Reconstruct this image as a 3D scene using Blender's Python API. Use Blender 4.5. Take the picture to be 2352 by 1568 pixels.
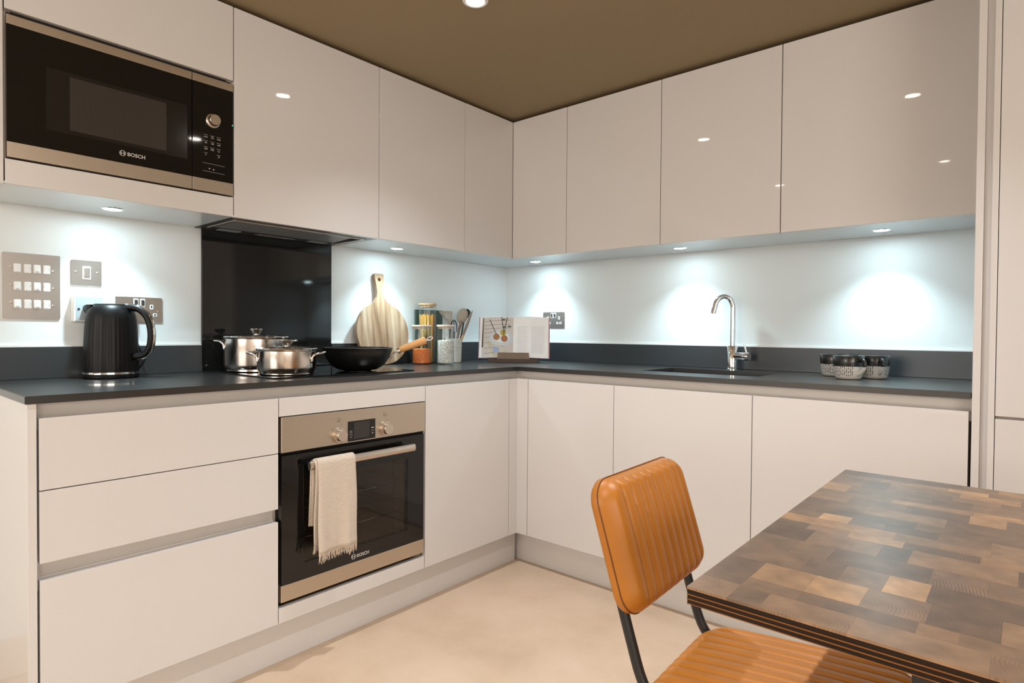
import bpy, bmesh, math, random
from mathutils import Vector, Matrix
random.seed(7)
S = bpy.context.scene
for o in list(bpy.data.objects): bpy.data.objects.remove(o)
COL = S.collection
PI = math.pi
# ------------------------------------------------------------------ camera, world, exposure
YAW, PITCH, ROLL = .7096, -.0162, .0074
cs, sn = math.cos, math.sin
FW = Vector((-sn(YAW)*cs(PITCH), cs(YAW)*cs(PITCH), sn(PITCH)))
R0 = Vector((cs(YAW), sn(YAW), 0)); U0 = R0.cross(FW)
RV = R0*cs(ROLL)+U0*sn(ROLL); UV = -R0*sn(ROLL)+U0*cs(ROLL)
cam = bpy.data.cameras.new('camera'); cam.sensor_width = 36; cam.lens = 1379.03/2352*36
cam.clip_start = .02
co = bpy.data.objects.new('camera', cam); COL.objects.link(co)
co.matrix_world = Matrix(((RV.x, UV.x, -FW.x, 2.3676), (RV.y, UV.y, -FW.y, -2.6994), (RV.z, UV.z, -FW.z, 1.0537), (0, 0, 0, 1)))
S.camera = co
S.view_settings.view_transform = 'Standard'; S.view_settings.look = 'None'
S.view_settings.gamma = 1; S.view_settings.use_curve_mapping = False
S.view_settings.exposure = 0.08
W = bpy.data.worlds.new('world'); S.world = W; W.use_nodes = True
W.node_tree.nodes['Background'].inputs[0].default_value = (1, .85, .7, 1)
W.node_tree.nodes['Background'].inputs[1].default_value = .05
WARM = (.965, .985, 1.02); COOL = (.70, .93, 1.0)
SPOT_W = 36; LED_W = 19        # ceiling downlights, under-cabinet lights
CEIL = 2.15; FLOOR = -.021

# ------------------------------------------------------------------ helpers
def link(name, me, mat=None, parent=None, smooth=False):
    o = bpy.data.objects.new(name, me); COL.objects.link(o)
    if mat and not me.materials: me.materials.append(mat)
    if parent: o.parent = parent
    return o
def obj(name, bm, mat, parent=None, smooth=None, shift=None):
    if shift: bmesh.ops.translate(bm, verts=bm.verts, vec=-Vector(shift))
    bmesh.ops.recalc_face_normals(bm, faces=bm.faces)
    me = bpy.data.meshes.new(name); bm.to_mesh(me); bm.free()
    o = link(name, me, mat, parent)
    if smooth is not None:
        me.shade_smooth()
        if smooth < 180: me.set_sharp_from_angle(angle=math.radians(smooth))
    if shift and not parent: o.location = shift
    return o
def tag(o, label, cat, group=None):
    o['label'] = label; o['category'] = cat
    if group: o['group'] = group
    return o
def thing(name, label, cat, loc=(0, 0, 0), rz=0, group=None):
    o = bpy.data.objects.new(name, None); COL.objects.link(o); o.empty_display_size = .05
    o.location = loc; o.rotation_euler = (0, 0, rz); return tag(o, label, cat, group)
def struct(o): o['kind'] = 'structure'; return o
def stuff(o): o['kind'] = 'stuff'; return o
def N(): return bmesh.new()
def box(bm, x0, x1, y0, y1, z0, z1, bev=0, seg=2):
    m = Matrix.Translation(((x0+x1)/2, (y0+y1)/2, (z0+z1)/2)) @ Matrix.Diagonal((abs(x1-x0), abs(y1-y0), abs(z1-z0), 1))
    r = bmesh.ops.create_cube(bm, size=1, matrix=m)
    if bev:
        es = list({e for v in r['verts'] for e in v.link_edges})
        bmesh.ops.bevel(bm, geom=es, offset=bev, segments=seg, affect='EDGES', profile=.5)
    return bm
def kb(bm, u0, u1, d0, d1, z0, z1, bev=0, seg=2): return box(bm, u0, u1, -d1, -d0, z0, z1, bev, seg)
def lathe(bm, prof, c=(0, 0, 0), seg=48, mtx=None):
    rings = []
    for r, z in prof:
        if r < 1e-6: rings.append([bm.verts.new((0, 0, z))])
        else: rings.append([bm.verts.new((r*cs(2*PI*i/seg), r*sn(2*PI*i/seg), z)) for i in range(seg)])
    vs = [v for R in rings for v in R]
    for a, b in zip(rings, rings[1:]):
        for i in range(seg):
            j = (i+1) % seg
            if len(a) == 1 and len(b) == 1: break
            if len(a) == 1: bm.faces.new((a[0], b[j], b[i]))
            elif len(b) == 1: bm.faces.new((a[i], a[j], b[0]))
            else: bm.faces.new((a[i], a[j], b[j], b[i]))
    m = Matrix.Translation(c) @ mtx if mtx else Matrix.Translation(c)
    bmesh.ops.transform(bm, matrix=m, verts=vs)
    return vs
def spline(pts, n=8):
    P = [Vector(p) for p in pts]; out = []
    for i in range(len(P)-1):
        a = P[max(i-1, 0)]; b = P[i]; c = P[i+1]; d = P[min(i+2, len(P)-1)]
        for k in range(n):
            t = k/n
            out.append(.5*((2*b)+(c-a)*t+(2*a-5*b+4*c-d)*t*t+(3*b-a-3*c+d)*t**3))
    out.append(P[-1]); return out
def tube(bm, pts, r, seg=12, closed=False, sx=1, sy=1, up=None):
    P = [Vector(p) for p in pts]; n = len(P); rings = []
    t0 = (P[1]-P[0]).normalized()
    ref = Vector(up) if up else (Vector((0, 0, 1)) if abs(t0.z) < .9 else Vector((1, 0, 0)))
    nrm = (ref-t0*ref.dot(t0)).normalized()
    for i in range(n):
        if closed: t = P[(i+1) % n]-P[i-1]
        else: t = P[min(i+1, n-1)]-P[max(i-1, 0)]
        t.normalize(); nrm = (nrm-t*nrm.dot(t)).normalized(); b = t.cross(nrm)
        rr = r[i] if isinstance(r, (list, tuple)) else r
        rings.append([bm.verts.new(P[i]+nrm*cs(2*PI*k/seg)*rr*sx+b*sn(2*PI*k/seg)*rr*sy) for k in range(seg)])
    for i in range(n if closed else n-1):
        a, b2 = rings[i], rings[(i+1) % n]
        for k in range(seg): bm.faces.new((a[k], a[(k+1) % seg], b2[(k+1) % seg], b2[k]))
    if not closed: bm.faces.new(rings[0]); bm.faces.new(rings[-1])
    return bm
def prism(bm, poly, d0, d1, axis='Y'):
    """poly = list of 2-D points; axis Y: (x,z) extruded in y; X: (y,z) in x; Z: (x,y) in z"""
    f = {'Y': lambda p, d: (p[0], d, p[1]), 'X': lambda p, d: (d, p[0], p[1]), 'Z': lambda p, d: (p[0], p[1], d)}[axis]
    a = [bm.verts.new(f(p, d0)) for p in poly]; b = [bm.verts.new(f(p, d1)) for p in poly]
    n = len(poly); bm.faces.new(a); bm.faces.new(b)
    for i in range(n): bm.faces.new((a[i], a[(i+1) % n], b[(i+1) % n], b[i]))
    return a+b
def rrect(x0, x1, y0, y1, r, n=5):
    out = []
    for cx, cy, a0 in ((x1-r, y1-r, 0), (x0+r, y1-r, 90), (x0+r, y0+r, 180), (x1-r, y0+r, 270)):
        for k in range(n+1):
            a = math.radians(a0+90*k/n); out.append((cx+r*cs(a), cy+r*sn(a)))
    return out
def text_bm(s, size, ext=.0004, bold=True):
    cu = bpy.data.curves.new('text', 'FONT'); cu.body = s; cu.size = size; cu.extrude = ext
    cu.align_x = 'LEFT'; cu.resolution_u = 3
    if bold: cu.offset = size*.018
    o = bpy.data.objects.new('text', cu); COL.objects.link(o)
    dg = bpy.context.evaluated_depsgraph_get(); me = bpy.data.meshes.new_from_object(o.evaluated_get(dg))
    bm = N(); bm.from_mesh(me); bpy.data.objects.remove(o); bpy.data.curves.remove(cu); bpy.data.meshes.remove(me)
    return bm
XZ = Matrix.Rotation(PI/2, 4, 'X')           # xy drawing -> stands in xz, facing -y
def place(bm, m, verts=None): bmesh.ops.transform(bm, matrix=m, verts=verts or bm.verts); return bm
def recenter(t):
    """move a run-built Empty to the base centre of its parts"""
    bpy.context.view_layer.update()
    inv = t.matrix_world.inverted(); pts = []; ms = set()
    for c in t.children_recursive:
        if c.type == 'MESH':
            M = inv @ c.matrix_world
            pts += [M @ Vector(b) for b in c.bound_box]; ms.add(c.data)
    lo = Vector([min(p[i] for p in pts) for i in range(3)]); hi = Vector([max(p[i] for p in pts) for i in range(3)])
    c0 = Vector(((lo.x+hi.x)/2, (lo.y+hi.y)/2, lo.z))
    for m in ms: m.transform(Matrix.Translation(-c0))
    for c in t.children:
        if c.type != 'MESH': c.location -= c0
    t.location = t.matrix_world @ c0
    return t
def copy_tree(o, parent=None):
    c = o.copy(); COL.objects.link(c)
    if parent: c.parent = parent
    for ch in list(o.children): copy_tree(ch, c)
    return c

# ------------------------------------------------------------------ materials
def mat(name, col, rough=.5, metal=0, coat=0, coat_r=.03, spec=.5, noise=None, bump=None, emit=None, sheen=0):
    m = bpy.data.materials.new(name); m.use_nodes = True; nt = m.node_tree; b = nt.nodes['Principled BSDF']
    b.inputs['Base Color'].default_value = (*col, 1); b.inputs['Roughness'].default_value = rough
    b.inputs['Metallic'].default_value = metal; b.inputs['Coat Weight'].default_value = coat
    b.inputs['Coat Roughness'].default_value = coat_r; b.inputs['Specular IOR Level'].default_value = spec
    if sheen: b.inputs['Sheen Weight'].default_value = sheen
    if emit: b.inputs['Emission Color'].default_value = (*emit[0], 1); b.inputs['Emission Strength'].default_value = emit[1]
    tc = nt.nodes.new('ShaderNodeTexCoord')
    sc = noise or (40, .04)                                       # scale, +- amount of value
    n = nt.nodes.new('ShaderNodeTexNoise'); n.inputs['Scale'].default_value = sc[0]; n.inputs['Detail'].default_value = 4
    mp = nt.nodes.new('ShaderNodeMapping'); nt.links.new(tc.outputs['Object'], mp.inputs[0]); nt.links.new(mp.outputs[0], n.inputs[0])
    if len(sc) > 2: mp.inputs['Scale'].default_value = sc[2]
    mx = nt.nodes.new('ShaderNodeMix'); mx.data_type = 'RGBA'
    mx.inputs[6].default_value = (*[c*(1-sc[1]) for c in col], 1); mx.inputs[7].default_value = (*[min(1, c*(1+sc[1])) for c in col], 1)
    nt.links.new(n.outputs[0], mx.inputs[0]); nt.links.new(mx.outputs[2], b.inputs['Base Color'])
    if bump:
        n2 = nt.nodes.new('ShaderNodeTexNoise'); n2.inputs['Scale'].default_value = bump[0]; n2.inputs['Detail'].default_value = 2
        nt.links.new(mp.outputs[0], n2.inputs[0])
        bp = nt.nodes.new('ShaderNodeBump'); bp.inputs['Strength'].default_value = bump[1]; bp.inputs['Distance'].default_value = bump[2]
        nt.links.new(n2.outputs[0], bp.inputs['Height']); nt.links.new(bp.outputs[0], b.inputs['Normal'])
        if coat: nt.links.new(bp.outputs[0], b.inputs['Coat Normal'])
    return m
def bsdf(m): return m.node_tree.nodes['Principled BSDF']
M = {}
M['cream'] = mat('gloss_cream_lacquer', (.675, .655, .645), .35, coat=.55, coat_r=.025, spec=.3, noise=(3, .012), bump=(55, .02, .0006))
M['rail'] = mat('cream_rail_lacquer', (.66, .625, .59), .35, noise=(20, .03))
M['carcass'] = mat('carcass_board', (.55, .48, .42), .5)
M['gap'] = mat('dark_recess', (.012, .010, .009), .7)
M['under'] = mat('white_gloss_underside', (.70, .755, .77), .25, coat=.3, coat_r=.05, noise=(3, .01))
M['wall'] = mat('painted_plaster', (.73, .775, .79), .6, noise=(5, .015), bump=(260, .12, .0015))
M['wall2'] = mat('painted_plaster_warm', (.82, .80, .77), .6, noise=(5, .015), bump=(260, .12, .0015))
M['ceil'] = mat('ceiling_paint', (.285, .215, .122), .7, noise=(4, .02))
M['white'] = mat('white_plastic', (.80, .80, .79), .35)
M['whitem'] = mat('white_matt_trim', (.75, .72, .68), .5)
M['quartz'] = mat('dark_grey_quartz', (.0165, .0165, .0165), .34, spec=.7, coat=.35, coat_r=.07, noise=(900, .5))
M['upst'] = mat('dark_grey_quartz_upstand', (.034, .039, .044), .3, spec=.45, noise=(900, .5))
M['blackglass'] = mat('black_glass', (.004, .004, .004), .04, spec=.5, coat=.0, noise=(2, .1))
M['splash'] = mat('smoked_glass_splashback', (.010, .010, .010), .05, spec=.4, noise=(300, .3))
M['black'] = mat('matt_black', (.004, .004, .0045), .42, spec=.22, noise=(80, .15))
M['blackmetal'] = mat('black_powder_coated_steel', (.012, .012, .013), .42, noise=(200, .2))
M['nonstick'] = mat('black_non_stick', (.006, .006, .006), .33, spec=.5, noise=(300, .2), bump=(500, .08, .0006))
M['steel'] = mat('brushed_steel', (.58, .50, .41), .40, 1, noise=(60, .12, (1, 1, 40)), bump=(60, .05, .0004))
M['plate'] = mat('brushed_plate_steel', (.50, .475, .455), .38, 1, noise=(50, .10, (1, 1, 40)))
M['chrome'] = mat('chrome', (.80, .80, .80), .06, 1, noise=(2, .01))
M['pot'] = mat('pot_steel', (.66, .60, .55), .17, 1, noise=(50, .08, (1, 1, 30)))
M['alum'] = mat('satin_aluminium', (.66, .58, .50), .30, 1, noise=(60, .04))
M['darkmetal'] = mat('dark_metal', (.09, .09, .092), .35, .7)
M['hoodgrey'] = mat('hood_grey_metal', (.30, .305, .31), .45, .3)
M['diff'] = mat('frosted_panel', (.33, .36, .38), .4)
M['print'] = mat('pale_print', (.55, .53, .50), .5)
M['darkprint'] = mat('dark_print', (.12, .10, .085), .5)
M['greyprint'] = mat('grey_print', (.42, .44, .46), .5)
M['leather'] = mat('tan_leather', (.43, .152, .014), .42, spec=.45, noise=(9, .22), bump=(420, .10, .0012))
M['leather2'] = mat('tan_leather_dark_seam', (.15, .05, .012), .5)
M['stitch'] = mat('stitch_thread', (.42, .20, .06), .6)
M['bamboo'] = mat('bamboo_wood', (.52, .37, .22), .5, noise=(14, .18, (1, 1, 12)))
M['handlewood'] = mat('turned_wood', (.60, .32, .12), .42, noise=(18, .16, (8, 8, 1)))
M['walnut'] = mat('walnut_wood', (.20, .14, .10), .5, noise=(16, .3, (1, 12, 12)))
M['walnutd'] = mat('walnut_wood_dark', (.055, .032, .022), .5, noise=(16, .3, (1, 12, 12)))
M['paper'] = mat('white_paper', (.88, .89, .90), .6)
M['cover'] = mat('book_cover_pink', (.62, .30, .36), .5)
M['silic'] = mat('grey_silicone', (.30, .265, .22), .5)
M['ceramic'] = mat('grey_glazed_ceramic', (.50, .50, .46), .3, coat=.3)
M['lid'] = mat('pale_wood_lid', (.62, .52, .43), .5, noise=(14, .12, (1, 12, 12)))
M['pasta'] = mat('dry_spaghetti', (.80, .46, .08), .5)
M['pastad'] = mat('dry_brown_spaghetti', (.42, .17, .03), .5)
M['green'] = mat('dark_green_card', (.045, .075, .055), .5)
M['skirt'] = mat('skirting_paint', (.66, .60, .54), .4)
M['led_w'] = mat('lit_lens_warm', (1, .9, .8), .4, emit=((1, .92, .8), 40))
M['led_c'] = mat('lit_lens_cool', (.9, 1, 1), .4, emit=((.72, .94, 1), 110))
M['led_g'] = mat('green_indicator', (.05, .6, .2), .4, emit=((.05, 1, .35), 1.5))

def nodes(m): return m.node_tree.nodes, m.node_tree.links
def ramp(nt, stops, interp='LINEAR'):
    r = nt.nodes.new('ShaderNodeValToRGB'); r.color_ramp.interpolation = interp
    e = r.color_ramp.elements
    while len(e) < len(stops): e.new(.5)
    for x, (p, c) in zip(e, stops): x.position = p; x.color = (*c, 1)
    return r
def glass(name, tint=(.93, .96, .96), ior=1.45, rough=.0):
    m = bpy.data.materials.new(name); m.use_nodes = True; nt = m.node_tree; n = nt.nodes; n.clear()
    geo = n.new('ShaderNodeNewGeometry'); iv = n.new('ShaderNodeMapRange'); iv.inputs[3].default_value = ior; iv.inputs[4].default_value = 1/ior; nt.links.new(geo.outputs['Backfacing'], iv.inputs[0])
    out = n.new('ShaderNodeOutputMaterial'); mx = n.new('ShaderNodeMixShader'); t = n.new('ShaderNodeBsdfTransparent'); g = n.new('ShaderNodeBsdfGlossy')
    f = n.new('ShaderNodeFresnel'); f.inputs[0].default_value = ior; t.inputs[0].default_value = (*tint, 1); g.inputs['Roughness'].default_value = rough
    nt.links.new(iv.outputs[0], f.inputs[0]); nt.links.new(f.outputs[0], mx.inputs[0]); nt.links.new(t.outputs[0], mx.inputs[1]); nt.links.new(g.outputs[0], mx.inputs[2]); nt.links.new(mx.outputs[0], out.inputs[0])
    return m
M['jarglass'] = glass('clear_jar_glass', (.955, .975, .975), 1.42)
M['ovenglass'] = glass('tinted_oven_glass', (.66, .62, .58), 1.45)
# floor: mottled beige vinyl / polished screed
m = mat('beige_floor', (.60, .46, .345), .42, spec=.4); nt = m.node_tree; b = bsdf(m)
tc = nt.nodes.new('ShaderNodeTexCoord'); n1 = nt.nodes.new('ShaderNodeTexNoise'); n1.inputs['Scale'].default_value = 2.6; n1.inputs['Detail'].default_value = 7; n1.inputs['Roughness'].default_value = .62
rp = ramp(nt, [(.3, (.55, .41, .285)), (.5, (.65, .495, .36)), (.7, (.71, .56, .43))])
nt.links.new(tc.outputs['Object'], n1.inputs[0]); nt.links.new(n1.outputs[0], rp.inputs[0]); nt.links.new(rp.outputs[0], b.inputs['Base Color'])
M['floor'] = m
# chopping board: wide staves running up the board
m = mat('acacia_board', (.5, .36, .24), .5); nt = m.node_tree; b = bsdf(m)
tc = nt.nodes.new('ShaderNodeTexCoord'); mp = nt.nodes.new('ShaderNodeMapping'); mp.inputs['Scale'].default_value = (16, 1, 1.3)
n1 = nt.nodes.new('ShaderNodeTexNoise'); n1.inputs['Scale'].default_value = 1.7; n1.inputs['Detail'].default_value = 6; n1.inputs['Roughness'].default_value = .55; n1.inputs['Distortion'].default_value = .25
rp = ramp(nt, [(.34, (.13, .070, .038)), (.46, (.27, .165, .095)), (.56, (.35, .24, .150)), (.68, (.46, .36, .255))])
nt.links.new(tc.outputs['Object'], mp.inputs[0]); nt.links.new(mp.outputs[0], n1.inputs[0]); nt.links.new(n1.outputs[0], rp.inputs[0]); nt.links.new(rp.outputs[0], b.inputs['Base Color'])
M['board'] = m
# table blocks: every block its own tone and its own growth rings
m = mat('end_grain_block', (.2, .12, .07), .31, spec=.6); nt = m.node_tree; b = bsdf(m)
oi = nt.nodes.new('ShaderNodeObjectInfo'); tc = nt.nodes.new('ShaderNodeTexCoord')
rp = ramp(nt, [(0, (.105, .063, .039)), (.3, (.155, .092, .053)), (.6, (.205, .122, .068)), (.76, (.24, .140, .076)), (.84, (.31, .172, .082)), (1, (.39, .225, .105))])
nt.links.new(oi.outputs['Random'], rp.inputs[0])
off = nt.nodes.new('ShaderNodeVectorMath'); off.operation = 'MULTIPLY_ADD'
wn = nt.nodes.new('ShaderNodeTexWhiteNoise'); wn.noise_dimensions = '1D'; nt.links.new(oi.outputs['Random'], wn.inputs['W'])
sb = nt.nodes.new('ShaderNodeVectorMath'); sb.operation = 'SUBTRACT'; sb.inputs[1].default_value = (.5, .5, .5); nt.links.new(wn.outputs['Color'], sb.inputs[0])
off.inputs[1].default_value = (.22, .16, 0); nt.links.new(sb.outputs[0], off.inputs[0]); nt.links.new(tc.outputs['Object'], off.inputs[2])
wv = nt.nodes.new('ShaderNodeTexWave'); wv.wave_type = 'RINGS'; wv.rings_direction = 'Z'; wv.inputs['Scale'].default_value = 92; wv.inputs['Distortion'].default_value = 5; wv.inputs['Detail'].default_value = 3; wv.inputs['Detail Scale'].default_value = .5
nt.links.new(off.outputs[0], wv.inputs[0])
ns = nt.nodes.new('ShaderNodeTexNoise'); ns.inputs['Scale'].default_value = 30; ns.inputs['Detail'].default_value = 5; nt.links.new(off.outputs[0], ns.inputs[0])
mu = nt.nodes.new('ShaderNodeMath'); mu.operation = 'MULTIPLY'; nt.links.new(wv.outputs[1], mu.inputs[0]); nt.links.new(wn.outputs['Value'], mu.inputs[1])
mm = nt.nodes.new('ShaderNodeMapRange'); mm.inputs[3].default_value = 1.12; mm.inputs[4].default_value = .62; nt.links.new(mu.outputs[0], mm.inputs[0])
m2 = nt.nodes.new('ShaderNodeMapRange'); m2.inputs[1].default_value = .3; m2.inputs[2].default_value = .7; m2.inputs[3].default_value = .72; m2.inputs[4].default_value = 1.28; nt.links.new(ns.outputs[0], m2.inputs[0])
m3 = nt.nodes.new('ShaderNodeMath'); m3.operation = 'MULTIPLY'; nt.links.new(mm.outputs[0], m3.inputs[0]); nt.links.new(m2.outputs[0], m3.inputs[1])
vm = nt.nodes.new('ShaderNodeVectorMath'); vm.operation = 'SCALE'; nt.links.new(rp.outputs[0], vm.inputs[0]); nt.links.new(m3.outputs[0], vm.inputs['Scale']); nt.links.new(vm.outputs[0], b.inputs['Base Color'])
M['block'] = m
M['plyd'] = mat('dark_edge_ply', (.020, .0100, .0055), .5, spec=.15, noise=(8, .5, (1, 1, 30)))
M['plyt'] = mat('tan_edge_ply', (.20, .080, .022), .5, spec=.15)
# towel: woven cloth with horizontal ribs
m = mat('ribbed_cream_cloth', (.66, .57, .48), .9, sheen=.2); nt = m.node_tree; b = bsdf(m)
tc = nt.nodes.new('ShaderNodeTexCoord'); wv = nt.nodes.new('ShaderNodeTexWave'); wv.bands_direction = 'Z'; wv.inputs['Scale'].default_value = 74; wv.inputs['Distortion'].default_value = 1.6; wv.inputs['Detail'].default_value = 2; wv.inputs['Detail Scale'].default_value = 2
nt.links.new(tc.outputs['Object'], wv.inputs[0]); rp = ramp(nt, [(0, (.52, .42, .33)), (.5, (.63, .55, .47)), (1, (.70, .63, .55))])
nt.links.new(wv.outputs[1], rp.inputs[0]); nt.links.new(rp.outputs[0], b.inputs['Base Color'])
bp = nt.nodes.new('ShaderNodeBump'); bp.inputs['Strength'].default_value = .4; bp.inputs['Distance'].default_value = .0015; nt.links.new(wv.outputs[1], bp.inputs['Height']); nt.links.new(bp.outputs[0], b.inputs['Normal'])
M['cloth'] = m
M['fringe'] = mat('cream_fringe', (.66, .56, .46), .9)
# lentils and beans seen through the jars
def grains(name, cols, scale):
    m = mat(name, cols[1], .5); nt = m.node_tree; b = bsdf(m)
    tc = nt.nodes.new('ShaderNodeTexCoord'); v = nt.nodes.new('ShaderNodeTexVoronoi'); v.inputs['Scale'].default_value = scale; nt.links.new(tc.outputs['Object'], v.inputs[0])
    sp = nt.nodes.new('ShaderNodeSeparateColor'); nt.links.new(v.outputs['Color'], sp.inputs[0])
    rp = ramp(nt, [(0, cols[0]), (.45, cols[1]), (1, cols[2])]); nt.links.new(sp.outputs[0], rp.inputs[0]); nt.links.new(rp.outputs[0], b.inputs['Base Color'])
    bp = nt.nodes.new('ShaderNodeBump'); bp.invert = True; bp.inputs['Strength'].default_value = .9; bp.inputs['Distance'].default_value = .002
    nt.links.new(v.outputs['Distance'], bp.inputs['Height']); nt.links.new(bp.outputs[0], b.inputs['Normal']); return m
M['lentil'] = grains('orange_lentils', ((.62, .10, .01), (.95, .20, .025), (.98, .34, .08)), 420)
M['bean'] = grains('pale_beans', ((.34, .27, .21), (.82, .78, .72), (.95, .93, .90)), 330)
# mug glaze: black upper band, dashes on a pale body (angle and height)
m = mat('mug_dashed_glaze', (.6, .58, .54), .3, coat=.3); nt = m.node_tree; b = bsdf(m)
tc = nt.nodes.new('ShaderNodeTexCoord'); sx = nt.nodes.new('ShaderNodeSeparateXYZ'); nt.links.new(tc.outputs['Object'], sx.inputs[0])
at = nt.nodes.new('ShaderNodeMath'); at.operation = 'ARCTAN2'; nt.links.new(sx.outputs[1], at.inputs[0]); nt.links.new(sx.outputs[0], at.inputs[1])
cv = nt.nodes.new('ShaderNodeCombineXYZ'); nt.links.new(sx.outputs[2], cv.inputs[0])
sc = nt.nodes.new('ShaderNodeMath'); sc.operation = 'MULTIPLY'; sc.inputs[1].default_value = .05; nt.links.new(at.outputs[0], sc.inputs[0]); nt.links.new(sc.outputs[0], cv.inputs[1])
bt = nt.nodes.new('ShaderNodeTexBrick'); bt.inputs['Scale'].default_value = 1; bt.inputs['Brick Width'].default_value = .021; bt.inputs['Row Height'].default_value = .0066; bt.inputs['Mortar Size'].default_value = .0021; bt.inputs['Mortar Smooth'].default_value = .0
bt.inputs['Color1'].default_value = (.045, .03, .022, 1); bt.inputs['Color2'].default_value = (.07, .05, .04, 1); bt.inputs['Mortar'].default_value = (.62, .59, .54, 1); bt.offset = .37; bt.squash = .6; bt.squash_frequency = 3
nt.links.new(cv.outputs[0], bt.inputs[0])
def step(val, thr, less=False):
    q = nt.nodes.new('ShaderNodeMath'); q.operation = 'LESS_THAN' if less else 'GREATER_THAN'; nt.links.new(val, q.inputs[0]); q.inputs[1].default_value = thr; return q.outputs[0]
def mixc(f, a, c):
    q = nt.nodes.new('ShaderNodeMix'); q.data_type = 'RGBA'; nt.links.new(f, q.inputs[0])
    for i, v in ((6, a), (7, c)):
        if isinstance(v, tuple): q.inputs[i].default_value = (*v, 1)
        else: nt.links.new(v, q.inputs[i])
    return q.outputs[2]
low = mixc(step(sx.outputs[2], .012, True), bt.outputs[0], (.62, .59, .54))
hnd = nt.nodes.new('ShaderNodeMath'); hnd.operation = 'ABSOLUTE'; nt.links.new(at.outputs[0], hnd.inputs[0])
low = mixc(step(hnd.outputs[0], .42, True), low, (.62, .59, .54))
nt.links.new(mixc(step(sx.outputs[2], .046), low, (.008, .008, .008)), b.inputs['Base Color'])
M['mug'] = m

# ------------------------------------------------------------------ lights: ceiling downlights and under-cabinet lights
def spot(name, loc, power, col, size, blend, radius, parent):
    l = bpy.data.lights.new(name, 'SPOT'); l.energy = power; l.color = col; l.spot_size = math.radians(size); l.spot_blend = blend; l.shadow_soft_size = radius
    o = bpy.data.objects.new(name, l); COL.objects.link(o); o.location = loc; o.parent = parent; return o
def ring_prof(r0, r1, h): return [(r0, 0), (r0, -h*.5), (r0+(r1-r0)*.4, -h), (r1-.002, -h*.7), (r1, 0)]
def downlight(x, y, label, power=SPOT_W):
    t = thing('ceiling_downlight', label, 'downlight', (x, y, CEIL), 0, 'recessed ceiling downlights')
    bm = N(); lathe(bm, ring_prof(.030, .043, .005), seg=40); obj('trim_ring', bm, M['white'], t, 50)
    bm = N(); lathe(bm, [(0, -.0015), (.030, -.0015)], seg=32); obj('lens', bm, M['led_w'], t)
    spot('lamp', (0, 0, -.006), power, WARM, 112, 1, .018, t)
    return t
downlight(.96, -1.26, 'lit round ceiling downlight at the top edge of the photo', 58)
downlight(1.95, -1.26, 'lit ceiling downlight over the far end of the wooden table', 54)
downlight(.96, -2.63, 'lit ceiling downlight in front of the drawers, left of the camera', 23)
downlight(1.95, -2.63, 'lit ceiling downlight over the space behind the chair', 66)
ROOM_FILL_W = 38  # four unseen downlights added to raise the bounce on the cabinet fronts
downlight(3.9, -2.7, 'added unseen fill downlight beyond the right end of the table', ROOM_FILL_W)
downlight(4.6, -2.7, 'added unseen fill downlight close to the right wall of the room', ROOM_FILL_W)
downlight(3.4, -3.9, 'added unseen fill downlight in the far right of the room behind the camera', ROOM_FILL_W)
downlight(4.4, -3.9, 'added unseen fill downlight in the far right corner of the room behind the camera', ROOM_FILL_W)
def undercab(x, y, label):
    t = thing('cabinet_light', label, 'spotlight', (x, y, 1.4345), 0, 'lights under the wall cabinets')
    bm = N(); lathe(bm, ring_prof(.0255, .033, .003), seg=40); obj('trim_ring', bm, M['chrome'], t, 50)
    bm = N(); lathe(bm, [(0, -.0022), (.0255, -.0018)], seg=32); obj('lens', bm, M['led_c'], t)
    spot('lamp', (0, 0, -.01), LED_W, COOL, 108, 1, .018, t)
undercab(.155, -2.076, 'lit round light under the microwave, above the black kettle')
undercab(.151, -.938, 'lit round light under the cabinet above the wooden board')
undercab(.338, -.146, 'lit round light under the corner cabinet above the cookbook')
undercab(1.179, -.165, 'lit round light under the cabinets left of the tap')
undercab(1.957, -.159, 'lit round light under the widest cabinet above the mugs')

# ------------------------------------------------------------------ room shell, with two unseen windows added behind the camera as fill light
X1, Y1 = 5.0, -5.2
FILL_W = 37; FILL_C = (1.0, .925, .845)
def fill_window(name, cx, cy, rz, w, z0, z1, power):  # made-up frame around an area light that brightens the cabinets
    bm = N()
    for a, b_, c, d in ((-w/2-.06, -w/2, z0-.06, z1+.06), (w/2, w/2+.06, z0-.06, z1+.06), (-w/2, w/2, z0-.06, z0), (-w/2, w/2, z1, z1+.06), (-.025, .025, z0, z1)): box(bm, a, b_, -.035, -.001, c, d, .003)
    o = struct(obj(name, bm, M['whitem'])); o.location = (cx, cy, 0); o.rotation_euler = (0, 0, rz)
    for a, b_ in ((-w/2, -.025), (.025, w/2)):
        bm = N(); box(bm, a, b_, -.008, -.002, z0, z1); obj('fill_pane', bm, M['fill_pane'], o)
    l = bpy.data.lights.new('fill_light', 'AREA'); l.shape = 'RECTANGLE'; l.size = w; l.size_y = z1-z0; l.energy = power; l.color = FILL_C
    lo = bpy.data.objects.new('fill_light', l); COL.objects.link(lo); lo.parent = o; lo.location = (0, -.04, (z0+z1)/2); lo.rotation_euler = (-PI/2, 0, 0)
M['fill_pane'] = mat('fill_window_pane', (.75, .72, .66), .4)
fill_window('fill_window_1', 1.1, Y1, PI, 1.7, .9, 2.0, FILL_W)
fill_window('fill_window_2', X1, -3.75, -PI/2, 2.6, .9, 2.0, FILL_W*1.65)
bm = N(); box(bm, -.1, X1+.1, Y1-.1, .1, FLOOR-.1, FLOOR); struct(obj('floor', bm, M['floor']))
bm = N(); box(bm, -.1, X1+.1, Y1-.1, .1, CEIL, CEIL+.1); struct(obj('ceiling', bm, M['ceil']))
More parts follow.
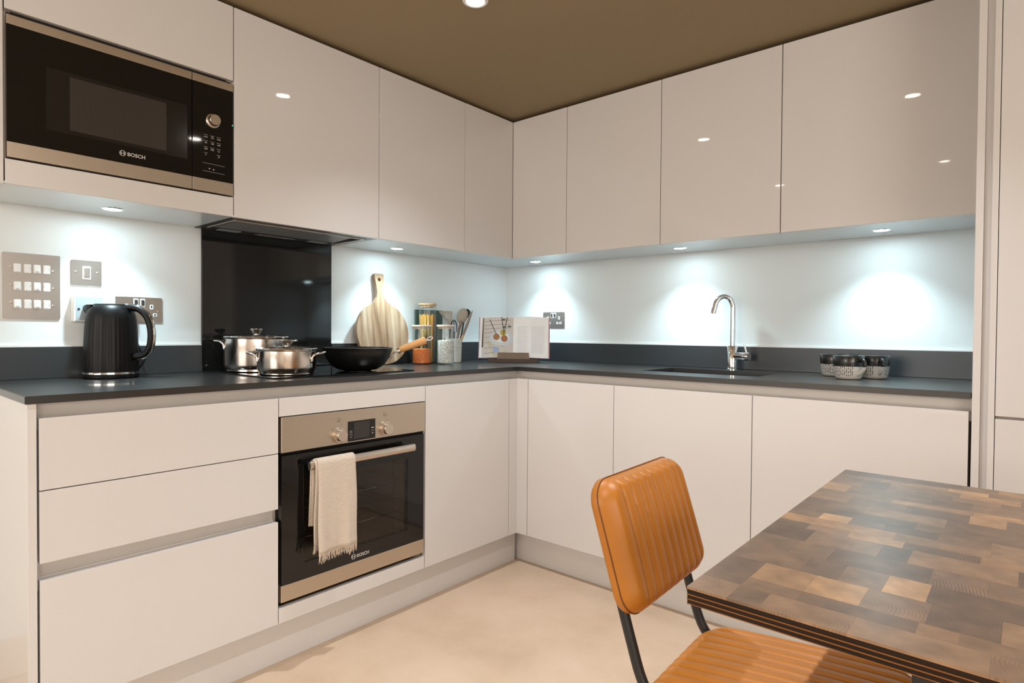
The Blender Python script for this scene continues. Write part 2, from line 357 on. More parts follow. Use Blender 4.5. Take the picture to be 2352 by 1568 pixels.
bm = N(); box(bm, -.1, 0, Y1-.1, .1, FLOOR, CEIL); struct(obj('wall_left', bm, M['wall']))
bm = N(); box(bm, 0, X1+.1, 0, .1, FLOOR, CEIL); struct(obj('wall_back', bm, M['wall']))
bm = N(); box(bm, X1, X1+.1, Y1, 0, FLOOR, CEIL); struct(obj('wall_right', bm, M['wall2']))
bm = N(); box(bm, 0, X1, Y1-.1, Y1, FLOOR, CEIL); struct(obj('wall_front', bm, M['wall2']))
bm = N(); box(bm, 0, .015, Y1, -2.41, FLOOR, FLOOR+.12, .003); struct(obj('baseboard_left', bm, M['skirt']))
bm = N(); box(bm, .015, X1, Y1, Y1+.015, FLOOR, FLOOR+.12, .003); struct(obj('baseboard_front', bm, M['skirt']))

# ------------------------------------------------------------------ kitchen cabinets
# run coordinates: u along the run (left to right), d out of the wall; left run u = y (rotated 90 deg), right run u = x
L, RT = PI/2, 0
F, ZB, ZD, ZW, ZU = .598, .129, .8415, .8945, .8757
def carcass(t, u0, u1, d1, z0, z1, top=False, d0=.004, name='carcass'):
    bm = N(); w = .016
    kb(bm, u0, u0+w, d0, d1, z0, z1); kb(bm, u1-w, u1, d0, d1, z0, z1)
    kb(bm, u0+w, u1-w, d0, d1, z0, z0+w); kb(bm, u0+w, u1-w, d0, d0+w, z0+w, z1)
    if top: kb(bm, u0+w, u1-w, d0+w, d1, z1-w, z1)
    return obj(name, bm, M['carcass'], t)
def front(t, name, u0, u1, d1, z0, z1, th=.019):
    bm = N(); kb(bm, u0+.0012, u1-.0012, d1-th, d1, z0+.0012, z1-.0012, .0012, 2); return obj(name, bm, M['cream'], t)
def channel(bm, u0, u1, z0, z1, d_back=.560, d_front=.5975):
    """curved grip channel (C-shaped in section) between two fronts"""
    pr = [(d_back-.012, z0-.03), (d_back-.012, z1), (d_back, z1)]
    for k in range(7):
        a = PI/2*k/6; pr.append((d_back+.012*(1-cs(a)), z0-.006+.016-.016*sn(a)))
    pr += [(d_front-.022, z0-.006), (d_front-.022, z0-.03)]
    prism(bm, [(-d, z) for d, z in pr], u0, u1, 'X')
# drawer unit
t = thing('drawer_unit', 'cream handleless three-drawer base unit left of the oven', 'drawer unit', rz=L)
carcass(t, -2.354, -1.754, .556, ZB, ZU)
for z0, z1 in ((.667, ZD), (.492, .667), (ZB, .4535)):
    front(t, 'drawer_front', -2.354, -1.754, F, z0, z1)
bm = N(); channel(bm, -2.354, -1.754, .4535, .492); obj('grip_channel', bm, M['rail'], t, 40); recenter(t)
# end panel of the base run
bm = N(); box(bm, .002, F, -2.3755, -2.3575, FLOOR, ZU, .001)
tag(obj('end_panel', bm, M['cream'], shift=(.3, -2.366, FLOOR)), 'cream gloss end panel closing the left end of the base units', 'panel')
# oven housing
t = thing('oven_housing', 'cream base unit with narrow fronts above and below the oven', 'cabinet', rz=L)
carcass(t, -1.7535, -1.1525, .556, ZB, .80)
front(t, 'top_filler', -1.7535, -1.1525, F, .781, ZD); front(t, 'bottom_filler', -1.7535, -1.1525, F, ZB, .1795)
recenter(t)
# oven
t = thing('built_in_oven', 'built-in electric oven with steel control panel and black glass door', 'oven', rz=L)
oc = -1.4525; u0, u1 = -1.7475, -1.1575
bm = N(); w = .02
kb(bm, u0+.03, u0+.05, .10, .572, .21, .64); kb(bm, u1-.05, u1-.03, .10, .572, .21, .64); kb(bm, u0+.05, u1-.05, .10, .572, .21, .23)
kb(bm, u0+.05, u1-.05, .10, .572, .62, .64); kb(bm, u0+.05, u1-.05, .10, .12, .23, .62)
obj('cavity', bm, mat('grey_enamel', (.42, .39, .36), .4), t)
bm = N(); kb(bm, u0+.02, u1-.02, .30, .585, .65, .777); kb(bm, u0+.004, u1-.004, .56, .574, .187, .665); 
# keep the face frame open at the window
bm.free(); bm = N()
kb(bm, u0+.004, u1-.004, .40, .584, .652, .779)
kb(bm, u0+.004, u0+.03, .54, .574, .187, .652); kb(bm, u1-.03, u1-.004, .54, .574, .187, .652); kb(bm, u0+.03, u1-.03, .54, .574, .187, .21); kb(bm, u0+.03, u1-.03, .54, .574, .64, .652)
obj('oven_body', bm, M['black'], t)
bm = N(); kb(bm, u0, u1, .584, .603, .668, .7795, .0015); pan = obj('control_panel', bm, M['steel'], t)
bm = N(); kb(bm, -1.506, -1.392, .603, .6038, .672, .741); disp = obj('display', bm, M['blackglass'], pan)
bm = N(); kb(bm, -1.482, -1.418, .6038, .6042, .679, .736)
obj('display_screen', bm, mat('lcd_grey', (.03, .026, .024), .2), pan)
bm = N()
for uu, zz, ww, hh in ((-1.494, .694, .012, .0008), (-1.494, .686, .008, .0012), (-1.404, .700, .013, .0008), (-1.404, .710, .010, .003), (-1.404, .691, .004, .004)):
    kb(bm, uu-ww/2, uu+ww/2, .6038, .6042, zz-hh/2, zz+hh/2)
tube(bm, [(-1.494+.0042*cs(a), -.6041, .704+.0042*sn(a)) for a in [2*PI*k/14 for k in range(14)]], .0005, 6, True)
stuff(obj('panel_symbols', bm, M['print'], pan))
for uu in (-1.541, -1.348):
    bm = N(); lathe(bm, [(0, 0), (.0245, 0), (.0255, .003), (.0245, .0055), (.0205, .006), (.0195, .024), (.0185, .0255), (0, .0255)], (uu, -.603, .700), 40, XZ)
    obj('control_knob', bm, M['alum'], pan, 35)
bm = N()
for uu in (-1.541, -1.348):
    for a in (-.9, -2.3, -3.5, .3): kb(bm, uu+.033*sn(a)-.0012, uu+.033*sn(a)+.0012, .603, .6034, .7+.033*cs(a)-.0012, .7+.033*cs(a)+.0012)
    c = uu-.001
    for s in (-1, 1): kb(bm, c+s*.0055-.0004, c+s*.0055+.0004, .603, .6034, .744, .757); kb(bm, c-.0055, c+.0055, .603, .6034, .7505+s*.0062-.0004, .7505+s*.0062+.0004)
    kb(bm, c-.003, c+.003, .603, .6034, .747, .749)
stuff(obj('dial_marks', bm, M['darkprint'], pan))
# door: black glass with a see-through window
wu0, wu1, wz0, wz1 = -1.665, -1.238, .300, .573
bm = N(); kb(bm, u0+.003, wu0, .576, .598, .248, .657); kb(bm, wu1, u1-.003, .576, .598, .248, .657); kb(bm, wu0, wu1, .576, .598, .248, wz0); kb(bm, wu0, wu1, .576, .598, wz1, .657)
bmesh.ops.remove_doubles(bm, verts=bm.verts, dist=1e-5)
door = obj('oven_door', bm, M['blackglass'], t)
bm = N(); kb(bm, wu0, wu1, .592, .5979, wz0, wz1); obj('door_window', bm, M['ovenglass'], door)
bm = N(); kb(bm, u0+.0005, u1-.002, .576, .6005, .1945, .2475, .0012); obj('door_trim', bm, M['steel'], door)
bm = N(); tube(bm, [(-1.672, -.638, .6205), (-1.24, -.638, .6205)], .0120, 24, sx=1.15, sy=.7, up=(0, 0, 1)); obj('door_handle', bm, M['alum'], door, 40)
for uu in (-1.655, -1.265):
    bm = N(); kb(bm, uu-.011, uu+.011, .598, .632, .617, .629, .002); obj('handle_bracket', bm, M['black'], door)
bm = N()
for z in (.40, .46, .345):
    tube(bm, [(u0+.055, -.50, z), (u1-.055, -.50, z)], .0022, 8)
    tube(bm, [(u0+.055, -.20, z), (u1-.055, -.20, z)], .0022, 8)
    for k in range(9): uu = u0+.07+k*.056; tube(bm, [(uu, -.20, z), (uu, -.50, z)], .0013, 6)
for uu in (u0+.054, u1-.054):
    for k in range(5): tube(bm, [(uu, -.54, .28+.065*k), (uu, -.15, .28+.065*k)], .0025, 6)
    for dd in (.2, .48): tube(bm, [(uu, -dd, .26), (uu, -dd, .57)], .0025, 6)
obj('oven_rack', bm, M['chrome'], t)
def brand_mark(parent, u, d, z, h, name='wordmark'):
    """round emblem and lettering on a front; u = left edge, z = baseline centre"""
    bm = N(); r = h*.62
    for rr in (r, ): tube(bm, [(u+r+rr*cs(a), -d-.0004, z+rr*sn(a)) for a in [2*PI*k/28 for k in range(28)]], h*.06, 6, True)
    for s in (-1, 1):
        tube(bm, [(u+r+s*r*.42+s*.0, -d-.0004, z-r*.62), (u+r+s*r*.42, -d-.0004, z+r*.62)], h*.055, 6)
        tube(bm, [(u+r+s*r*.72*cs(a), -d-.0004, z+r*.72*sn(a)) for a in (-.9, -.45, 0, .45, .9)], h*.05, 6)
    tube(bm, [(u+r-r*.42, -d-.0004, z), (u+r+r*.42, -d-.0004, z)], h*.055, 6)
    obj('emblem', bm, M['print'], parent)
    tb = text_bm('BOSCH', h*1.18); place(tb, Matrix.Translation((u+r*2.55, -d-.0003, z-h*.42)) @ XZ); obj(name, tb, M['print'], parent)
brand_mark(door, -1.4865, .598, .2665, .0135)
recenter(t)
# corner cabinets and doors
t = thing('corner_base_unit', 'cream handleless base unit between the oven and the corner', 'cabinet', rz=L)
carcass(t, -1.1515, -.66, .556, ZB, ZU); front(t, 'cabinet_door', -1.1515, -.655, F, ZB, ZD); recenter(t)
bm = N(); prism(bm, [(F-.019, -.655+.0015), (F, -.655+.0015), (F, -F), (.6585, -F), (.6585, -F+.019), (F-.019, -F+.019)], ZB+.001, ZD-.001, 'Z')
tag(obj('corner_post', bm, M['cream'], shift=(F, -F, ZB)), 'cream L-shaped corner post where the two base runs meet', 'panel')
for (a, c, lab) in ((.66, 1.1057, 'narrowest cream base cabinet right of the corner post'), (1.1057, 1.653, 'cream base cabinet under the left part of the sink, behind the chair'), (1.653, 2.247, 'wide cream base cabinet behind the table, below the mugs')):
    t = thing('base_cabinet', lab, 'cabinet', rz=RT); carcass(t, a, c, .556, ZB, ZU); front(t, 'cabinet_door', a, c, F, ZB, ZD); recenter(t)
# grip rails under the worktop
bm = N(); channel(bm, -2.354, -F+.0378, ZD, ZU-.0005)
o = obj('grip_rail', place(bm, Matrix.Rotation(L, 4, 'Z')), M['rail'], smooth=40, shift=(.57, -1.4, .81)); tag(o, 'cream grip rail under the worktop above the oven and drawers', 'rail')
bm = N(); channel(bm, F-.0378, 2.2505, ZD, ZU-.0005)
o = obj('grip_rail', bm, M['rail'], smooth=40, shift=(1.4, -.57, .81)); tag(o, 'cream grip rail under the worktop on the sink side', 'rail')
# plinths
bm = N(); box(bm, .527, .545, -2.357, -.545, FLOOR, ZB-.002, .001); tag(obj('plinth', bm, M['cream'], shift=(.536, -1.45, FLOOR)), 'cream gloss plinth along the floor below the oven', 'plinth')
bm = N(); box(bm, .527, 2.2505, -.527, -.509, FLOOR, ZB-.002, .001); tag(obj('plinth', bm, M['cream'], shift=(1.4, -.518, FLOOR)), 'cream gloss plinth along the floor below the sink cabinets', 'plinth')
# worktop: one L-shaped slab with openings for the sink
XS = [.002, .602, 1.137, 1.612, 2.2505]; YS = [-2.380, -.602, -.425, -.137, -.002]
def cellok(i, j):
    x, y = (XS[i]+XS[i+1])/2, (YS[j]+YS[j+1])/2
    if x > .602 and y < -.602: return False
    if 1.137 < x < 1.612 and -.425 < y < -.137: return False
    return True
bm = N(); vd = {}
def gv(x, y):
    if (x, y) not in vd: vd[(x, y)] = bm.verts.new((x, y, ZW))
    return vd[(x, y)]
for i in range(4):
    for j in range(4):
        if cellok(i, j): bm.faces.new([gv(XS[a], YS[c]) for a, c in ((i, j), (i+1, j), (i+1, j+1), (i, j+1))])
r = bmesh.ops.extrude_face_region(bm, geom=bm.faces[:])
bmesh.ops.translate(bm, verts=[v for v in r['geom'] if isinstance(v, bmesh.types.BMVert)], vec=(0, 0, -(ZW-ZU)))
bmesh.ops.recalc_face_normals(bm, faces=bm.faces)
ed = [e for e in bm.edges if len(e.link_faces) == 2 and e.calc_face_angle() > 1]
bmesh.ops.bevel(bm, geom=ed, offset=.0012, segments=2, affect='EDGES')
tag(obj('worktop', bm, M['quartz'], shift=(.6, -.6, ZU)), 'dark grey stone L-shaped worktop on the cream base units', 'worktop')
# upstands and splashback
def upstand(lab, x0, x1, y0, y1, seal):
    t = thing('upstand', lab, 'upstand', ((x0+x1)/2, (y0+y1)/2, ZW))
    c = t.location
    bm = N(); box(bm, x0-c.x, x1-c.x, y0-c.y, y1-c.y, .0003, .1005, .001); obj('stone_strip', bm, M['upst'], t)
    bm = N(); a = [v-(c.x if i < 2 else c.y) for i, v in enumerate(seal)]; box(bm, *a, .1005, .1055); obj('silicone_seal', bm, M['white'], t)
upstand('dark grey stone upstand behind the black kettle', .001, .013, -2.378, -1.7465, (.001, .007, -2.378, -1.7465))
upstand('dark grey stone upstand behind the wooden board and jars', .001, .013, -1.1905, -.001, (.001, .007, -1.1905, -.001))
upstand('long dark grey stone upstand behind the tap and mugs', .0135, 2.2505, -.013, -.001, (.0135, 2.2505, -.007, -.001))
bm = N(); box(bm, .001, .009, -1.7455, -1.1915, ZW+.0005, 1.4335, .0008)
tag(obj('splashback', bm, M['splash'], shift=(.005, -1.468, ZW)), 'tall dark glass splashback behind the hob and pans', 'splashback')
# hob
t = thing('induction_hob', 'flat black glass hob under the pans', 'hob', (.294, -1.437, ZW))
bm = N(); box(bm, -.228, .228, -.293, .293, .0003, .005, .0015); obj('glass_top', bm, M['blackglass'], t)
bm = N()
for x, y, r in ((-.11, -.15, .09), (.11, -.16, .075), (-.11, .14, .075), (.10, .13, .09)):
    lathe(bm, [(r, .0051), (r+.0015, .0051), (r+.0015, .0053), (r, .0053), (r, .0051)], (x, y, 0), 48)
obj('zone_rings', bm, M['darkmetal'], t)
# extractor hood
t = thing('extractor_hood', 'flat grey extractor hood set into the cabinet above the hob', 'extractor hood', rz=L)
hu0, hu1 = -1.768, -1.176
bm = N(); zt, zb = 1.4545, 1.4325
kb(bm, hu0, hu1, .004, .07, zb, zt); kb(bm, hu0, hu1, .285, .314, zb, zt); kb(bm, hu0, hu0+.035, .07, .285, zb, zt); kb(bm, hu1-.045, hu1, .07, .285, zb, zt)
obj('hood_frame', bm, M['darkmetal'], t)
bm = N(); prism(bm, [(-.072, zb+.0015), (-.072, zt-.004), (-.283, zt+.004), (-.283, zb+.010)], hu0+.037, hu1-.047, 'X'); obj('filter_panel', bm, M['hoodgrey'], t)
bm = N(); kb(bm, hu0+.02, hu1-.03, .276, .284, zb-.004, zb+.006, .001); kb(bm, hu0+.02, hu0+.028, .06, .276, zb-.003, zb+.004, .001); kb(bm, hu1-.038, hu1-.03, .06, .276, zb-.003, zb+.004, .001); obj('slide_rail', bm, M['alum'], t)
for a, c in ((hu0+.07, hu0+.15), (hu1-.145, hu1-.065)):
    bm = N(); kb(bm, a, c, .020, .056, zb-.002, zb+.002); obj('lamp_cover', bm, M['diff'], t)
bm = N(); kb(bm, hu0+.22, hu1-.21, .020, .045, zb-.0015, zb+.002); obj('control_strip', bm, M['hoodgrey'], t)
recenter(t)

# wall cabinets
UD, UB, UT = .335, 1.4312, 2.134
def wallcab(lab, rz, a, c, z0=UB, z1=UT, dd=.314, cz0=1.4385):
    t = thing('wall_cabinet', lab, 'cabinet', rz=rz); carcass(t, a, c, dd, cz0, z1, True); front(t, 'cabinet_door', a, c, UD, z0, z1); return recenter(t)
t = thing('wall_cabinet', 'cream glossy wall cabinet above the extractor hood', 'cabinet', rz=L)
carcass(t, -1.7735, -1.1785, .314, 1.4575, UT, True); front(t, 'cabinet_door', -1.7735, -1.1785, UD, UB, UT); recenter(t)
wallcab('cream glossy wall cabinet above the wooden board', L, -1.1785, -.6832)
# corner wall cabinet: L-shaped, two doors
t = thing('corner_wall_cabinet', 'cream corner wall cabinet with two narrow doors meeting at the inner corner', 'cabinet')
bm = N(); prism(bm, [(.004, -.682), (.314, -.682), (.314, -.314), (.674, -.314), (.674, -.004), (.004, -.004)], 1.4385, UT, 'Z'); obj('carcass', bm, M['carcass'], t)
bm = N(); box(bm, UD-.019, UD, -.682, -UD-.0015, UB+.001, UT-.001, .0012); obj('cabinet_door', bm, M['cream'], t)
bm = N(); box(bm, UD+.0005, .6735, -UD, -UD+.019, UB+.001, UT-.001, .0012); obj('cabinet_door', bm, M['cream'], t); recenter(t)
wallcab('cream glossy wall cabinet right of the corner cabinet', RT, .6752, 1.1667)
wallcab('cream glossy wall cabinet above the tap', RT, 1.1672, 1.657)
wallcab('widest cream glossy wall cabinet, next to the tall end panel', RT, 1.6576, 2.2505)
# underside panels
bm = N(); box(bm, .002, .3345, -2.388, -1.772, 1.4342, 1.4382, .0005); tag(obj('underside_panel', bm, M['under'], shift=(.17, -2.07, 1.4342)), 'white glossy underside panel below the microwave', 'panel')
bm = N(); prism(bm, [(.002, -1.1735), (.3155, -1.1735), (.3155, -.3155), (2.2505, -.3155), (2.2505, -.002), (.002, -.002)], 1.4342, 1.4382, 'Z')
tag(obj('underside_panel', bm, M['under'], shift=(.17, -.17, 1.4342)), 'white glossy L-shaped underside panel of the wall cabinets around the corner', 'panel')
# microwave housing
t = thing('microwave_housing', 'cream wall unit framing the microwave, with a flap above it', 'cabinet', rz=L)
carcass(t, -2.3705, -1.7745, .314, 1.4385, UT, True)
front(t, 'flap_door', -2.3705, -1.7745, UD, 1.886, UT); front(t, 'bottom_filler', -2.3705, -1.7745, UD, UB, 1.4985)
bm = N(); obj('shelf', bm, M['gap'], t) if kb(bm, -2.3535, -1.7915, .02, .314, 1.4915, 1.5005) else 0
bm = N(); kb(bm, -2.3535, -1.7915, .02, .314, 1.8855, 1.8945); obj('shelf', bm, M['gap'], t); recenter(t)
bm = N(); box(bm, .002, UD, -2.391, -2.3725, UB, UT, .001)
tag(obj('end_panel', bm, M['cream'], shift=(.17, -2.38, UB)), 'cream end panel at the left side of the microwave unit', 'panel')
# microwave
t = thing('built_in_microwave', 'built-in black glass microwave with steel strips', 'microwave', rz=L)
mu0, mu1, ms = -2.3655, -1.7765, -1.9065
bm = N(); kb(bm, mu0+.02, mu1-.02, .022, .314, 1.508, 1.872); kb(bm, mu0+.002, mu1-.002, .314, .318, 1.5012, 1.8845); obj('casing', bm, M['gap'], t)
bm = N(); kb(bm, mu0, ms-.001, .318, UD, 1.5435, 1.8485, .0008); door = obj('microwave_door', bm, M['blackglass'], t)
# window with a fine vertical mesh
m = mat('microwave_window_mesh', (.05, .042, .036), .25, spec=.4); nt = m.node_tree; tc = nt.nodes.new('ShaderNodeTexCoord'); wv = nt.nodes.new('ShaderNodeTexWave'); wv.inputs['Scale'].default_value = 120; nt.links.new(tc.outputs['Object'], wv.inputs[0])
rp = ramp(nt, [(0, (.034, .028, .024)), (1, (.050, .043, .038))]); nt.links.new(wv.outputs[1], rp.inputs[0]); nt.links.new(rp.outputs[0], bsdf(m).inputs['Base Color'])
bm = N(); kb(bm, -2.282, -1.921, UD, UD+.0004, 1.594, 1.763); obj('window_border', bm, mat('dark_window_border', (.011, .010, .009), .15), door)
bm = N(); kb(bm, -2.229, -1.982, UD+.0004, UD+.0008, 1.605, 1.752); obj('window_mesh', bm, m, door)
brand_mark(door, -2.1085, UD, 1.5715, .0125)
bm = N(); kb(bm, ms+.001, mu1, .318, UD, 1.5435, 1.8485, .0008); cp = obj('control_panel', bm, M['blackglass'], t)
for a, c in ((mu0, ms-.001), (ms+.001, mu1)):
    for z0, z1 in ((1.5025, 1.543), (1.849, 1.8735)):
        bm = N(); kb(bm, a, c, .318, UD+.0008, z0, z1, .0008); obj('steel_strip', bm, M['steel'], t)
bm = N(); lathe(bm, [(0, 0), (.0215, 0), (.0225, .002), (.0205, .004), (.0185, .004), (.0175, .019), (.0165, .0205), (0, .0205)], (-1.842, -UD, 1.735), 40, XZ); obj('control_knob', bm, M['alum'], cp, 35)
bm = N()
for r_, row in enumerate((('auto', None, 'stop'), ('90', '180', '360'), ('600', '800', 'kg'), ('P', None, 'M'))):
    for c_, s in enumerate(row):
        uu = -1.8645+.0205*c_; zz = 1.6855-.0195*r_
        if s or r_ == 0: kb(bm, uu-.0065, uu+.0065, UD, UD+.0004, zz-.0003, zz+.0004)
        if s:
            tb = text_bm(s, .0068, .0002, False); w = max(v.co.x for v in tb.verts); place(tb, Matrix.Translation((uu-w/2, -UD-.0003, zz-.0085)) @ XZ)
            me = bpy.data.meshes.new('t'); tb.to_mesh(me); tb.free(); bm.from_mesh(me); bpy.data.meshes.remove(me)
        elif r_ == 0: tube(bm, [(uu+.0035*cs(a), -UD-.0003, zz-.006+.0035*sn(a)) for a in [2*PI*k/14 for k in range(14)]], .0004, 5, True); kb(bm, uu, uu+.0022, UD, UD+.0004, zz-.0064, zz-.0058)
for uu, zz in ((-1.853, 1.578), (-1.840, 1.577)): kb(bm, uu-.002, uu+.002, UD, UD+.0004, zz-.0015, zz+.0015)
for zz in (1.568, 1.594): kb(bm, -1.874, -1.804, UD, UD+.0002, zz-.0003, zz+.0003)
obj('button_print', bm, M['print'], cp)
bm = N(); kb(bm, -1.7795, -1.7778, UD, UD+.0005, 1.735, 1.739); obj('indicator_light', bm, M['led_g'], cp)
recenter(t)
# tall end panel, filler and tall housing on the right
bm = N(); box(bm, 2.2525, 2.2705, -.600, -.002, FLOOR, CEIL-.001, .001); tag(obj('tall_end_panel', bm, M['cream'], shift=(2.2615, -.3, FLOOR)), 'tall cream end panel at the right end of the worktop', 'panel')
bm = N(); box(bm, 2.2708, 2.2872, -.585, -.57, FLOOR, CEIL-.001); tag(obj('filler_strip', bm, M['cream'], shift=(2.279, -.58, FLOOR)), 'recessed cream filler strip between the two tall panels', 'panel')
t = thing('tall_housing', 'tall cream cabinet with upper and lower doors at the right edge', 'cabinet')
bm = N(); box(bm, 2.2875, 2.3020, -.600, -.002, FLOOR, CEIL-.001, .001); obj('side_panel', bm, M['cream'], t)
bm = N(); box(bm, 2.303, 2.319, -.575, -.004, FLOOR+.1, CEIL-.01); box(bm, 2.887, 2.903, -.575, -.004, FLOOR+.1, CEIL-.01); box(bm, 2.319, 2.887, -.02, -.004, FLOOR+.1, CEIL-.01); box(bm, 2.319, 2.887, -.575, -.02, .822, .838); obj('carcass', bm, M['carcass'], t)
for z0, z1 in ((.1, .8265), (.8335, CEIL-.012)):
    bm = N(); box(bm, 2.3035, 2.9025, -.600, -.581, z0, z1, .0012); obj('cabinet_door', bm, M['cream'], t)
bm = N(); box(bm, 2.303, 2.903, -.55, -.532, FLOOR, .098); obj('plinth_panel', bm, M['cream'], t); recenter(t)

# ------------------------------------------------------------------ sockets and switches (built facing -y, turned onto their wall)
def plate(t, w, h, th=.004, m='plate'):
    bm = N(); vs = prism(bm, rrect(-w/2, w/2, -h/2, h/2, .004), -th, -.0003, 'Y'); obj('face_plate', bm, M[m], t)
def screws(t, pts, d=.004):
    for x, z in pts:
        bm = N(); lathe(bm, [(0, 0), (.0034, 0), (.0034, .0008), (.0026, .0012), (0, .0012)], (x, -d, z), 16, XZ); s = obj('screw', bm, M['steel'], t, 40)
def rocker(t, x, z, w=.0165, h=.0235, tilt=1, m='white', mark=None):
    bm = N(); y = -.004
    prism(bm, rrect(x-w/2, x+w/2, z-h/2, z+h/2, .003), y-.0012, y, 'Y'); box(bm, x-w/2+.0015, x+w/2-.0015, y-.003, y-.001, z-h/2+.0015, z+h/2-.0015, .001)
    for v in bm.verts:
        if v.co.y < y-.002: v.co.y -= tilt*.0014*(v.co.z-z)/(h/2)*-1
    o = obj('rocker_switch', bm, M[m], t)
    if mark:
        bm = N()
        if mark == 'v': box(bm, x+w*.33, x+w*.38, y-.0037, y-.003, z-.004, z+.006)
        else:
            for k in range(2): box(bm, x-w*.28, x+w*.28, y-.0047, y-.0042, z-h*.30-k*.0022, z-h*.30-k*.0022+.0008)
        obj('printed_mark', bm, M['greyprint'], o)
def socket_twin(lab, loc, rz):
    t = thing('double_socket', lab, 'socket', loc, rz); plate(t, .146, .086)
    screws(t, ((-.060, -.006), (.060, -.006)))
    for x in (-.0105, .0105):
        bm = N(); prism(bm, rrect(x-.0078, x+.0078, .014-.0045, .040-.002, .001), -.0048, -.004, 'Y'); f = obj('rocker_surround', bm, M['white'], t)
        bm = N(); box(bm, x-.005, x+.005, -.0075, -.0048, .0145, .0335, .001); obj('rocker_switch', bm, M['darkmetal'], f)
    for sx_ in (-1, 1):
        c = sx_*.0385
        for x, z, w, h in ((c, .010, .0085, .014), (c-.011, -.018, .0105, .009), (c+.011, -.018, .0105, .009)):
            bm = N(); prism(bm, rrect(x-w/2-.0012, x+w/2+.0012, z-h/2-.0012, z+h/2+.0012, .001), -.0052, -.004, 'Y'); f = obj('pin_hole', bm, M['white'], t)
            bm = N(); box(bm, x-w*.22, x+w*.22, -.0055, -.0052, z-h*.3, z+h*.3); obj('slot', bm, M['gap'], f)
    return t
t = thing('grid_switch', 'large steel grid plate with twelve white switches on the left wall', 'switch', (0, -2.252, 1.1845), L)
plate(t, .144, .203); 
for r_, dz in enumerate((.0545, -.0005, -.0555)):
    for c_, dx in enumerate((-.036, -.011, .013, .0372)): rocker(t, dx, dz, .018, .027, (1, -1, 1, -1)[c_], mark=('h' if (r_ > 0 and c_ in (0, 2)) or c_ == 2 else None) if c_ in (0, 2) else 'v')
    screws(t, ((-.0515, dz+.004), (.0525, dz-.004)))
t = thing('cooker_switch', 'single square steel switch plate with one rocker', 'switch', (0, -2.1085, 1.2375), L); plate(t, .085, .082, .005); screws(t, ((-.030, .002), (.030, .002)), .005)
bm = N(); prism(bm, rrect(-.0115, .0115, -.021, .022, .0015), -.0065, -.005, 'Y'); f = obj('rocker_surround', bm, M['white'], t)
bm = N(); box(bm, -.0085, .0085, -.0105, -.006, -.014, .018, .0015); obj('rocker_switch', bm, M['plate'], f)
t = thing('control_box', 'white wall control box with grey-blue face and power symbol', 'control', (0, -2.1085, 1.119), L)
bm = N(); box(bm, -.043, .043, -.036, -.0003, -.043, .043, .003); obj('housing', bm, M['white'], t)
bm = N(); box(bm, -.038, .038, -.0368, -.036, -.038, .038); fp = obj('face_label', bm, mat('pale_blue_grey_label', (.36, .42, .45), .45), t)
bm = N(); lathe(bm, [(0, 0), (.0035, 0), (.0035, .001), (0, .001)], (-.030, -.0368, -.002), 16, XZ); obj('screw', bm, M['darkmetal'], t)
bm = N(); tube(bm, [(.001+.0068*cs(a), -.0369, .016+.0068*sn(a)) for a in [2*PI*k/24 for k in range(24)]], .0006, 6, True)
tube(bm, [(.001+.0036*sn(a), -.0369, .016-.0036*cs(a)) for a in [-2.4+4.8*k/14 for k in range(15)]], .0006, 6); box(bm, .0004, .0016, -.0373, -.0368, .0155, .0205)
prism(bm, [(.021, .011), (.033, .011), (.027, .024)], -.0373, -.0368, 'Y'); obj('symbols', bm, M['white'], fp)
bm = N(); box(bm, .0262, .0278, -.0373, -.0368, .028, .0296)
for k in range(2): box(bm, -.035, -.018+.004*k, -.0372, -.0368, -.030-.004*k, -.029-.004*k)
obj('printed_mark', bm, M['greyprint'], fp)
socket_twin('steel double socket on the left wall, behind the kettle handle', (0, -1.9535, 1.122), L)
socket_twin('steel double socket on the back wall, beside the open cookbook', (.3565, 0, 1.122), RT)

# ------------------------------------------------------------------ sink and tap
t = thing('sink', 'undermounted dark steel sink bowl set in the worktop', 'sink', (1.3745, -.281, ZU))
m_ = M['darkmetal']; bm = N(); sx0, sx1, sy0, sy1 = -.2345, .2345, -.141, .141; dp = -.17
outer = [(rrect(sx0-.012, sx1+.012, sy0-.012, sy1+.012, .03), -.0006), (rrect(sx0, sx1, sy0, sy1, .03), -.0006), (rrect(sx0+.004, sx1-.004, sy0+.004, sy1-.004, .03), dp+.02), (rrect(sx0+.025, sx1-.025, sy0+.025, sy1-.025, .03), dp)]
def rings_mesh(bm, rings, cap=True):
    R_ = [[bm.verts.new((x, y, z)) for x, y in pts] for pts, z in rings]
    for a, c in zip(R_, R_[1:]):
        n = len(a)
        for i in range(n): bm.faces.new((a[i], a[(i+1) % n], c[(i+1) % n], c[i]))
    if cap: bm.faces.new(R_[-1])
rings_mesh(bm, outer); obj('bowl', bm, mat('sink_steel', (.22, .22, .22), .3, 1), t, 50)
bm = N(); lathe(bm, [(0, .001), (.03, .001), (.036, .003), (.042, .0005)], (.05, .02, dp), 32); obj('drain', bm, M['chrome'], t, 40)
t = thing('mixer_tap', 'chrome swan-neck mixer tap standing behind the sink', 'tap', (1.383, -.064, ZW))
bm = N(); lathe(bm, [(0, .0004), (.027, .0004), (.027, .004), (.0235, .006), (.0215, .008), (.0215, .103), (.0205, .1045), (0, .1045)], seg=40); obj('tap_body', bm, M['chrome'], t, 40)
sdir = Vector((-.76, -.65, 0))
pts = [(0, 0, .10), (0, 0, .18), (0, 0, .262)]
rr = .0395
for k in range(1, 15):
    a = PI*k/14*.97; pts.append((sdir.x*rr*(1-cs(a)), sdir.y*rr*(1-cs(a)), .270+rr*1.28*sn(a)))
